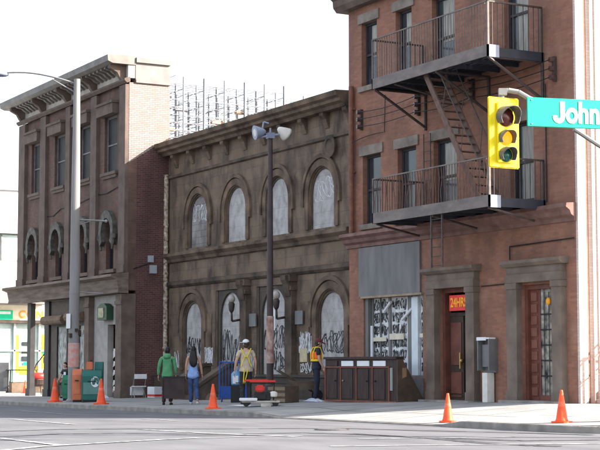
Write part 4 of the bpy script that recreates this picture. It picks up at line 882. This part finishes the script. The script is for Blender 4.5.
MB().prism([(-.1, .02), (-.1, 1.24), (.1, 1.24), (.93, .02)], Wc+.002, Wc+.03, 'x').build('end_board', 'cabend', t)
MB().prism([(.08, 1.0), (.24, 1.0), (.24, .75), (.08, .7)], Wc+.031, Wc+.036, 'x').build('label_patch', mat('tan patch', (.3, .18, .1), .7), t)

# blue steel barrier, water carrier, cart, rubbish
t = thing('steel_barrier', 'blue steel crowd barrier beside the stone entrance stair', 'barrier', groundloc(-47.0, 23.0), rzf, None, world=False)
fr = MB().path([(-.45, 0, .12), (-.45, 0, 1.28), (.45, 0, 1.28), (.45, 0, .12), (-.45, 0, .12)], .024, 8).build('frame', 'blue', t)
mb = MB(); [mb.tube((-.45+k*.1, 0, .12), (-.45+k*.1, 0, 1.28), .011, 6) for k in range(1, 9)]; mb.build('bar', 'blue', t)
MB().box(-.45, .45, -.01, .01, .13, .5).build('kick_plate', 'blue', t)
for s in (-.38, .38): MB().path([(s, -.25, .0), (s, -.2, .06), (s, 0, .14), (s, .2, .06), (s, .25, 0)], .018, 6).build('foot', 'blue', t)
t = thing('water_jug', 'light blue water jug strapped on a stand by the blue barrier', 'jug', groundloc(-46.0, 22.6), rzf, None, world=False)
MB().box(-.16, .16, -.16, .16, 0, .55).build('stand', 'black', t); MB().lathe((0, 0, .55), [(.14, 0), (.15, .04), (.15, .36), (.06, .46), (.05, .5)], 14).build('jug_body', 'bluelight', t, smooth=True)
MB().box(-.1, .08, -.17, -.151, .6, .85).build('jug_label', 'white', t)
cx, cy = -41.7, 21.3
t = thing('compactor_cart', 'low work cart with red handle and pale slabs in front of the worker', 'cart', groundloc(cx, cy), rzf, None, world=False)
MB().box(-.55, .55, -.35, .35, .12, .17).build('deck', 'rubble', t, bevel=.01)
for s in (-1, 1):
    for q in (-1, 1): MB().tube((s*.42, q*.3-.03, .09), (s*.42, q*.3+.03, .09), .09, 12).build('wheel', 'black', t)
MB().box(-.2, .28, -.2, .2, .171, .42).box(-.1, .15, -.26, -.201, .2, .36).build('engine', 'black', t, bevel=.02)
MB().box(-.16, .1, -.2, .1, .421, .62).build('fuel_tank', 'red', t, bevel=.04)
MB().lathe((.36, -.1, .28), [(.1, 0), (.12, .03), (.12, .12), (.05, .16)], 12).build('air_filter', 'lampwhite', t)
MB().box(-.5, .2, .16, .2, .72, .78).box(-.34, .42, .1, .16, .70, .76).build('handle', 'red', t, bevel=.01)
MB().path([(-.4, .18, .17), (-.42, .18, .75)], .018, 6).path([(.36, .18, .17), (.38, .18, .75)], .018, 6).path([(-.75, .2, .68), (.75, .14, .66)], .014, 6).build('upright', 'black', t)
MB().box(-.62, -.1, -.42, -.1, .171, .25).build('slab', 'white', t, bevel=.01); MB().box(-.0, .3, -.44, -.27, .0, .1).build('slab', 'rubble', t, bevel=.01)
t = thing('wooden_crate', 'brown timber crate behind the work cart at the post foot', 'crate', groundloc(-43.5, 23.0), .2, None, world=False)
MB().box(-.4, .4, -.28, .28, 0, .52).build('crate_body', 'cabend', t, bevel=.01)
mb = MB(); [mb.box(-.41, .41, -.3, -.281, z, z+.1) for z in (.03, .2, .38)]; mb.build('slat', mat('weathered slat', (.2, .15, .1), .8, .2, 5), t)
rr = random.Random(9)
def crumple(name, label, x, y, w, h, m, cat):
    n, k = 9, 6; vs = []
    for i in range(n):
        for j in range(k):
            u, v = i/(n-1)*2-1, j/(k-1)*2-1; e = max(abs(u), abs(v))
            vs.append((u*w*(1+rr.uniform(-.1, .1)), v*w*.4*(1+rr.uniform(-.15, .15)), h*(1-e**2)*rr.uniform(.35, 1)+.004))
    mbb = MB().add(vs, [(i*k+j, (i+1)*k+j, (i+1)*k+j+1, i*k+j+1) for i in range(n-1) for j in range(k-1)])
    g_ = groundloc(x, y); o = mbb.build(name, m, None, fix=False); o.location = g_; tag(o, label, cat); return o
crumple('plastic_sheet', 'crumpled pale blue plastic sheet on the ground left of the officer', -44.0, 23.4, .42, .22, 'debris', 'plastic sheet')
crumple('plastic_sheet', 'small white plastic bag right of the work cart', -44.4, 22.9, .2, .2, 'white', 'bag')
crumple('plastic_sheet', 'flat pale plastic sheet at the feet of the officer', -43.2, 23.9, .45, .12, 'debris', 'plastic sheet')
crumple('cloth_bundle', 'grey blue bundle on the step below the pale doorway', -58.9, 23.2, .3, .18, 'debris', 'bundle')
crumple('dust_sheet', 'thin pale sheet lying left of the work cart', -43.0, 21.3, .5, .03, 'paper', 'sheet')
crumple('soil_heap', 'low heap of brown soil behind the walking woman', -50.4, 23.9, .8, .28, 'stoneTrim', 'soil heap')
t = thing('wheelbarrow', 'old wheelbarrow with raised timber handles beside the officer', 'wheelbarrow', groundloc(-44.3, 24.05), rzf+PI/2+.2, None, world=False)
MB().prism([(-.35, .35), (-.42, .62), (.42, .62), (.25, .35)], -.28, .28, 'x').build('tray', 'stoneTrimDark', t)
for s in (-.25, .25): MB().tube((s*.5, -.5, .2), (s, .75, .95), .022, 6).build('handle', 'cabend', t); MB().tube((s, .2, .4), (s, .25, 0), .02, 6).build('leg', 'iron', t)
MB().tube((-.04, -.5, .18), (.04, -.5, .18), .18, 14).build('wheel', 'black', t)

# porch furniture at the far left
t = thing('cafe_table', 'black cafe table under the porch at the left edge', 'table', groundloc(-78.0, 26.3), 1.1, None, world=False)
MB().box(-.75, .75, -.4, .4, 1.1, 1.15).build('table_top', 'black', t)
for sx in (-.65, .65):
    for sy in (-.33, .33): MB().tube((sx, sy, 0), (sx, sy, 1.1), .03, 6).build('leg', 'black', t)
MB().box(-.65, .65, -.31, -.29, .3, .36).build('stretcher', 'black', t)
t = thing('dark_board', 'dark grey upright board standing by the cafe table', 'board', groundloc(-78.3, 25.3), 1.0, None, world=False)
MB().box(-.4, .4, -.05, .05, .05, 1.5).build('panel', 'payph', t); MB().box(-.4, -.3, -.2, .2, 0, .05).box(.3, .4, -.2, .2, 0, .05).build('foot', 'black', t)
t = thing('stone_block', 'low pale stone block under the far left window', 'planter', groundloc(-79.0, 25.2), 1.5, None, world=False)
MB().box(-.8, .8, -.3, .3, 0, .55).build('block', 'white', t, bevel=.02)
MB().box(-.7, .7, -.2, .2, .551, .58).build('soil', 'hairbrown', t)
t = thing('stone_trough', 'grey trough planter behind the smallest cone', 'planter', groundloc(-77.4, 26.4), 1.5, None, world=False)
MB().box(-.9, .9, -.25, .25, 0, .5).build('trough', 'stoneTrim', t, bevel=.02); MB().box(-.82, .82, -.18, .18, .501, .53).build('soil', 'hairbrown', t)
t = thing('red_stool', 'red round seat on a dark basket frame between the porch posts', 'stool', groundloc(-71.9, 25.0), .3, None, world=False)
MB().lathe((0, 0, .72), [(.36, 0), (.42, .06), (.42, .2), (.30, .3), (.05, .32)], 18).build('seat', 'red', t, smooth=True)
MB().lathe((0, 0, .38), [(.22, 0), (.36, .1), (.42, .33), (.40, .33)], 18).build('basket', 'darkbrown', t)
for a in (0.5, 2.07, 3.64, 5.2): MB().tube((.3*math.cos(a), .3*math.sin(a), .4), (.42*math.cos(a), .42*math.sin(a), 0), .02, 6).build('leg', 'black', t)
MB().path([(.3, .1, 1.0), (.42, .2, 1.7), (-.1, .45, 1.9), (-.4, .2, 1.4), (-.35, .0, 1.0)], .03, 6).build('back_hoop', 'black', t)

# ------------------------------------------------------------------ people
def skin_mesh(pts, edges, sub=2):
    me = bpy.data.meshes.new('s'); names = list(pts); me.from_pydata([pts[n][0] for n in names], [(names.index(a), names.index(b)) for a, b in edges], [])
    o = bpy.data.objects.new('tmp', me); COL.objects.link(o); md = o.modifiers.new('skin', 'SKIN')
    for i, n in enumerate(names):
        r = pts[n][1]; me.skin_vertices[0].data[i].radius = (r, r) if not hasattr(r, '__len__') else r
    me.skin_vertices[0].data[0].use_root = True; md.use_smooth_shade = True
    s = o.modifiers.new('sub', 'SUBSURF'); s.levels = sub; s.render_levels = sub
    dg = bpy.context.evaluated_depsgraph_get(); dg.update(); out = bpy.data.meshes.new_from_object(o.evaluated_get(dg)); bpy.data.objects.remove(o)
    return out
def me_to_mb(me, mb): mb.add([tuple(v.co) for v in me.vertices], [tuple(p.vertices) for p in me.polygons])
from mathutils import noise
def rumple(v, a):
    n = noise.noise_vector(Vector((v[0]*9, v[1]*9, v[2]*14))); return (v[0]+n.x*a, v[1]+n.y*a, v[2]+n.z*a*.4)
def person(label, loc, heading, h, P, skinm, top, bottom, shoes, topkind='long', hair='short', hairm='hair', turn=(0, 0)):
    """P: joint positions in units of a 1.75 m figure, facing +y.  Returns the root."""
    k = h/1.75; V = {n: Vector(v)*k for n, v in P.items()}
    t = thing('person', label, 'person', loc, heading, None, world=False)
    pel, chest, neck, head = V['pelvis'], V['chest'], V['neck'], V['head']
    waist = pel.lerp(chest, .45)
    pts = {'pelvis': (pel, (.13*k, .095*k)), 'waist': (waist, (.115*k, .085*k)), 'chest': (chest, (.15*k, .10*k)), 'upper': (neck.lerp(chest, .25), (.12*k, .08*k)), 'neck': (neck, .052*k), 'skull': (head, .05*k)}
    ed = [('pelvis', 'waist'), ('waist', 'chest'), ('chest', 'upper'), ('upper', 'neck'), ('neck', 'skull')]
    for s in ('l', 'r'):
        pts['sh'+s] = (V['sh'+s], .052*k); pts['el'+s] = (V['el'+s], .04*k); pts['wr'+s] = (V['wr'+s], .027*k)
        ed += [('upper', 'sh'+s), ('sh'+s, 'el'+s), ('el'+s, 'wr'+s)]
        pts['hip'+s] = (V['hip'+s], .085*k); pts['kn'+s] = (V['kn'+s], .056*k); pts['an'+s] = (V['an'+s], .038*k); pts['toe'+s] = (V['toe'+s], .034*k)
        pts['calf'+s] = (V['kn'+s].lerp(V['an'+s], .3), .055*k)
        ed += [('pelvis', 'hip'+s), ('hip'+s, 'kn'+s), ('kn'+s, 'calf'+s), ('calf'+s, 'an'+s), ('an'+s, 'toe'+s)]
    mb = MB(); me_to_mb(skin_mesh(pts, ed), mb)
    # head with jaw, nose, ears, turned and tilted
    tm = Matrix.Rotation(turn[0], 3, 'Z') @ Matrix.Rotation(turn[1], 3, 'X')
    hm = MB().ball((0, 0, 0), (.076, .095, .118), 18, 14); hv = []
    for v in hm.v:
        x, y, z = v
        if z < 0: f = 1-.28*(-z/.118); x *= f; y = y*(f if y < 0 else 1-.12*(-z/.118))
        if y > .06 and abs(z-.02) < .02: y -= .006
        hv.append((x, y, z))
    hm.v = hv
    hm.add([(0, .088, .022), (-.016, .086, -.022), (.016, .086, -.022), (0, .118, -.018)], [(0, 1, 3), (0, 3, 2), (1, 2, 3), (0, 2, 1)])
    for s in (-1, 1): hm.ball((s*.077, -.005, -.005), (.012, .022, .032), 8, 6)
    hm.ball((0, .084, -.052), (.024, .008, .007), 8, 5)
    mb.add([head+tm @ Vector(v)*k for v in hm.v], hm.f)
    eyes_at = len(mb.f); ev = MB()
    for s in (-1, 1): ev.ball((s*.03, .087, .012), (.012, .006, .007), 8, 5)
    mb.add([head+tm @ Vector(v)*k for v in ev.v], ev.f); eyes_to = len(mb.f)
    # hands: palm plus five separate bent fingers
    for s, sg_ in (('l', -1), ('r', 1)):
        w = V['wr'+s]; d = (V['wr'+s]-V['el'+s]).normalized(); hd = V.get('hd'+s); d = (Vector(hd)/k).normalized() if hd is not None else d
        side = d.cross(Vector((1, 0, 0))); side = (side if side.length > .1 else d.cross(Vector((0, 1, 0)))).normalized(); nrm = side.cross(d).normalized()
        mb.obox(w+d*.055*k, d*.05*k, side*.04*k, nrm*.014*k)
        for i, ln in enumerate((.065, .078, .074, .058)):
            b0 = w+d*.1*k+side*(-.03+.02*i)*k; b1 = b0+(d*.9-nrm*sg_*.25)*ln*.55*k; b2 = b1+(d*.6-nrm*sg_*.75)*ln*.5*k
            mb.tube(b0, b1, .0095*k, 7, .0085*k).tube(b1, b2, .0088*k, 7, .0065*k)
        b0 = w+d*.03*k-side*.035*k; b1 = b0+(d*.6-side*.75)*.04*k; b2 = b1+(d*.9-side*.1-nrm*sg_*.3)*.03*k
        mb.tube(b0, b1, .012*k, 7, .010*k).tube(b1, b2, .010*k, 7, .007*k)
    body = mb.build('body', M[skinm], t, smooth=True, fix=True); body.data.materials.append(M['eye'])
    for p in body.data.polygons[eyes_at:eyes_to]: p.material_index = 1
    # clothes follow the same joints, a little larger
    hem = P.get('hem', -.10)*k
    pts = {'pelvis': (pel+Vector((0, 0, hem-.03*k)), (.205*k, .15*k)), 'hips': (pel+Vector((0, 0, .0)), (.19*k, .14*k)), 'waist': (waist, (.15*k, .115*k)), 'chest': (chest, (.172*k, .122*k)), 'upper': (neck.lerp(chest, .28), (.128*k, .09*k)), 'neck': (neck-Vector((0, 0, .012*k)), (.062*k, .062*k))}
    ed = [('pelvis', 'hips'), ('hips', 'waist'), ('waist', 'chest'), ('chest', 'upper'), ('upper', 'neck')]
    if topkind == 'tank': pts['chest'] = (chest, (.135*k, .112*k)); pts['waist'] = (waist, (.128*k, .105*k)); pts['upper'] = (neck.lerp(chest, .45), (.11*k, .085*k)); pts['neck'] = (neck.lerp(chest, .22), (.07*k, .06*k))
    for s in ('l', 'r'):
        if topkind == 'tank': continue
        pts['sh'+s] = (V['sh'+s], .068*k); ed.append(('upper', 'sh'+s))
        if topkind == 'long':
            pts['el'+s] = (V['el'+s], .056*k); pts['wr'+s] = (V['wr'+s].lerp(V['el'+s], .08), .045*k); ed += [('sh'+s, 'el'+s), ('el'+s, 'wr'+s)]
        else:
            pts['el'+s] = (V['sh'+s].lerp(V['el'+s], .62), .06*k); ed += [('sh'+s, 'el'+s)]
    m2 = MB(); me_to_mb(skin_mesh(pts, ed), m2); m2.v = [rumple(v, .012*k) for v in m2.v]; shirt = m2.build('top', top, t, smooth=True)
    pts = {'pelvis': (pel, (.155*k, .118*k)), 'belt': (pel.lerp(waist, .7), (.142*k, .112*k))}; ed = [('pelvis', 'belt')]
    for s in ('l', 'r'):
        pts['hip'+s] = (V['hip'+s], .098*k); pts['kn'+s] = (V['kn'+s], .075*k); pts['calf'+s] = (V['kn'+s].lerp(V['an'+s], .4), .07*k); pts['an'+s] = (V['an'+s].lerp(V['kn'+s], -.06), .066*k)
        ed += [('pelvis', 'hip'+s), ('hip'+s, 'kn'+s), ('kn'+s, 'calf'+s), ('calf'+s, 'an'+s)]
    m2 = MB(); me_to_mb(skin_mesh(pts, ed), m2); m2.v = [rumple(v, .014*k) for v in m2.v]; m2.build('trousers', bottom, t, smooth=True)
    for s in ('l', 'r'):
        a, b = V['an'+s], V['toe'+s]; d = (b-a); d.z = 0; d.normalize(); heel = a-d*.05*k
        m2 = MB(); me_to_mb(skin_mesh({'a': (Vector((heel.x, heel.y, b.z)), .045*k), 'm': ((heel+b)/2*1.0-Vector((0, 0, (heel.z-b.z)/2)), (.05*k, .045*k)), 'b': (b+d*.05*k, (.045*k, .034*k))}, [('a', 'm'), ('m', 'b')]), m2); m2.build('shoe', shoes, t, smooth=True)
    H_ = MB()
    if hair:
        hb = MB().ball((0, -.012, .018), (.086, .1, .115), 16, 12); keep = []
        pv = [(x, y, z) if not (y > .045 and z < .06) else (x*.8, y*.55, max(z, .05)) for x, y, z in hb.v]
        H_.add([head+tm @ Vector(v)*k for v in pv], hb.f)
        if hair == 'long':
            pts = {'a': (head+Vector((0, -.03, .04))*k, (.085*k, .07*k)), 'b': (head+Vector((0, -.075, -.12))*k, (.115*k, .065*k)), 'c': (head+Vector((.0, -.12, -.28))*k, (.145*k, .06*k)), 'd': (head+Vector((.01, -.135, -.42))*k, (.125*k, .05*k)), 'e': (head+Vector((.015, -.13, -.52))*k, (.06*k, .03*k))}
            me_to_mb(skin_mesh(pts, [('a', 'b'), ('b', 'c'), ('c', 'd'), ('d', 'e')]), H_)
        if hair == 'short': H_.add([head+Vector(v)*k for v in MB().ball((0, -.05, -.05), (.065, .045, .07), 12, 8).v], MB().ball((0, 0, 0), 1, 12, 8).f)
        H_.build('hair', hairm, t, smooth=True)
    return t, V, k, tm, shirt
def pose(**kw):
    d = dict(pelvis=(0, 0, .93), chest=(0, 0, 1.25), neck=(0, -.01, 1.475), head=(0, .015, 1.625),
             shl=(-.185, 0, 1.41), shr=(.185, 0, 1.41), ell=(-.235, -.02, 1.12), elr=(.235, -.02, 1.12), wrl=(-.245, .04, .87), wrr=(.245, .04, .87),
             hipl=(-.085, 0, .88), hipr=(.085, 0, .88), knl=(-.09, .02, .48), knr=(.09, .02, .48), anl=(-.095, -.02, .08), anr=(.095, -.02, .08), toel=(-.105, .11, .035), toer=(.105, .11, .035))
    d.update(kw); hem = d.pop('hem', -.1); 
    return d, hem
def mkperson(label, x, y, heading, h, skinm, top, bottom, shoes, kw={}, **opt):
    d, hem = pose(**kw); d2 = dict(d); 
    global _hem; 
    class PP(dict): pass
    # hem is a scalar, passed through the joint table
    P = {n: v for n, v in d2.items()}
    return person(label, groundloc(x, y), heading, h, HemDict(P, hem), skinm, top, bottom, shoes, **opt)
class HemDict(dict):
    def __init__(s, d, hem): super().__init__(d); s.hem = hem
    def get(s, k, default=None): return s.hem if k == 'hem' else super().get(k, default)

# man in green carrying a dark board
t, V, k, tm, sh = mkperson('person in a green hooded jacket walking away with a dark board', -47.06, 20.68, rzf-.05, 1.84, 'skin', 'green', 'brownpants', 'shoe',
    dict(hem=-.13, ell=(-.26, -.03, 1.13), wrl=(-.27, .0, .88), elr=(.24, .02, 1.13), wrr=(.25, .08, .9), knl=(-.09, .05, .48), anl=(-.11, .02, .08), toel=(-.12, .15, .035), knr=(.10, -.02, .48), anr=(.13, -.16, .1), toer=(.14, -.04, .035)))
MB().lathe((0, -.05*k, 1.40*k), [(.10*k, 0), (.125*k, .05*k), (.12*k, .11*k), (.08*k, .15*k)], 14).build('hood', 'green', sh, smooth=True)
tb = thing('carried_board', 'dark grey flat board carried at the side of the person in green', 'board', (-46.75, 20.42, gz(-47, 20.9)+.2), rzf, None, world=False)
MB().box(.02, .66, -.02, .02, .0, .66).build('panel_board', mat('charcoal brown board', (.045, .033, .033), .8, .2, 4), tb); MB().box(-.02, .70, -.035, .035, .661, .70).build('panel_rail', 'black', tb)
# woman in blue
t, V, k, tm, sh = mkperson('person with long black hair, pale blue top and jeans walking away', -46.31, 21.24, rzf+.05, 1.84, 'skin', 'bluetop', 'jeans', 'shoegrey',
    dict(hem=-.16, shl=(-.16, 0, 1.40), shr=(.16, 0, 1.40), ell=(-.21, -.03, 1.13), wrl=(-.22, .05, .88), elr=(.235, -.02, 1.13), wrr=(.27, .02, .88), knl=(-.07, .06, .48), anl=(-.06, .06, .08), toel=(-.06, .19, .035), knr=(.10, -.02, .48), anr=(.14, -.26, .16), toer=(.15, -.17, .05)), topkind='tank', hair='long')
# worker with harness and white cap
t, V, k, tm, sh = mkperson('person in a white cap and beige shirt with yellow harness by the dark post', -44.3, 22.1, rzf+.1, 1.98, 'skinpale', 'shirt', 'black', 'shoe',
    dict(hem=-.06, ell=(-.27, -.02, 1.14), wrl=(-.30, .05, .88), elr=(.26, -.02, 1.14), wrr=(.27, .06, .88)), topkind='short', hair='short', hairm='hairbrown', turn=(.5, 0))
hc = V['head']
cap = MB().ball(hc+Vector((0, -.005, .05))*k, (.095*k, .108*k, .085*k), 16, 10); 
cap.v = [(x, y, max(z, hc.z+.035*k)) for x, y, z in cap.v]; c1 = Vector((math.sin(-.5), math.cos(-.5), 0))
cap.obox(hc+c1*.14*k+Vector((0, 0, .045*k)), c1*.06*k, Vector((c1.y, -c1.x, 0))*.07*k, (0, 0, .006)); cap.build('cap', 'white', t, smooth=False)
mb = MB(); yb = -.128*k
for s in (-1, 1):
    mb.tube((s*.13*k, -.075*k, 1.50*k), (s*.035*k, yb-.012, 1.28*k), .013*k, 6).tube((s*.035*k, yb-.012, 1.28*k), (s*.14*k, yb+.01, 1.02*k), .013*k, 6).tube((s*.13*k, -.075*k, 1.50*k), (s*.13*k, .11*k, 1.40*k), .013*k, 6).tube((s*.05*k, -.13*k, .95*k), (-.06*k+s*.02, -.13*k, .55*k), .014*k, 6)
mb.tube((-.05*k, yb-.02, 1.28*k), (.05*k, yb-.02, 1.28*k), .013*k, 6).build('harness', 'yellow', sh)
# officer
t, V, k, tm, sh = mkperson('person in navy uniform and orange safety vest looking down at the counter', -43.25, 24.0, rzf-PI/2+.25, 1.96, 'skinpale', 'navy', 'navy', 'shoe',
    dict(hem=-.08, head=(0, .06, 1.60), neck=(0, .015, 1.475), ell=(-.24, .02, 1.13), wrl=(-.22, .17, .92), elr=(.235, .02, 1.13), wrr=(.22, .15, .9), knl=(-.08, .05, .48), knr=(.10, 0, .48), anr=(.11, -.05, .08), toer=(.12, .08, .035)), topkind='short', hair='short', hairm='hairbrown', turn=(0, -.35))
pts = {'a': (V['chest']-Vector((0, 0, .16*k)), (.205*k, .155*k)), 'b': (V['chest'], (.21*k, .16*k)), 'c': (V['neck'].lerp(V['chest'], .25), (.18*k, .125*k))}
m2 = MB(); me_to_mb(skin_mesh(pts, [('a', 'b'), ('b', 'c')]), m2); vest = m2.build('safety_vest', 'orange', t, smooth=True)
mb = MB().lathe((0, 0, 1.09*k), [(.17*k, 0), (.192*k, .01), (.192*k, .05*k), (.17*k, .06*k)], 20)
mb.v = [(x*1.0, y*.82, z) for x, y, z in mb.v]
for s in (-1, 1): mb.path([(s*.13*k, .125*k, 1.15*k), (s*.12*k, .13*k, 1.3*k), (s*.12*k, .08*k, 1.47*k), (s*.12*k, -.07*k, 1.47*k), (s*.13*k, -.13*k, 1.3*k), (s*.13*k, -.125*k, 1.15*k)], .016*k, 6)
mb.build('reflective_band', 'yellow', vest)
hc = V['head']; cap = MB()
def hp(x, y, z): return hc+tm @ (Vector((x, y, z))*k)
b_ = MB().ball((0, -.005, .055), (.098, .11, .075), 16, 10); cap.add([hp(x, y, max(z, .035)) for x, y, z in b_.v], b_.f)
b_ = MB().obox((0, .135, .045), (.075, 0, 0), (0, .055, -.008), (0, 0, .006)); cap.add([hp(*v) for v in b_.v], b_.f); cap.build('cap', 'darkred', t)
# seated man
ledge = thing('concrete_ledge', 'low dark ledge under the shop window where a man sits', 'ledge', groundloc(-62.0, 22.9), 0, None, world=False)
MB().box(-.55, .55, -.2, .25, 0, .5).build('ledge_block', 'stoneTrimDark', ledge, bevel=.015); MB().box(-.58, .58, -.23, .28, .5, .54).build('ledge_cap', 'stoneTrimDark', ledge)
sx, sy = -62.0, 22.85; face = math.atan2(-(-fwh*.8-RT*.6).x, (-fwh*.8-RT*.6).y)
t, V, k, tm, sh = mkperson('person in a black t-shirt and grey trousers sitting by the shop window', sx, sy, face, 1.75, 'skinpale', 'black', 'pants', 'shoe',
    dict(hem=-.02, pelvis=(0, 0, .64), chest=(0, .07, .96), neck=(0, .12, 1.17), head=(0, .17, 1.32), shl=(-.18, .11, 1.11), shr=(.18, .11, 1.11), ell=(-.25, .2, .85), elr=(.24, .2, .85), wrl=(-.16, .40, .72), wrr=(.15, .40, .70),
         hipl=(-.09, .04, .62), hipr=(.09, .04, .62), knl=(-.15, .44, .58), knr=(.15, .44, .58), anl=(-.14, .42, .1), anr=(.15, .40, .1), toel=(-.16, .55, .035), toer=(.17, .53, .035)), topkind='short', hair='short', turn=(0, -.1))
MB().box(-.07*k, .05*k, .195*k, .205*k, .93*k, 1.05*k).build('shirt_print', 'white', sh)
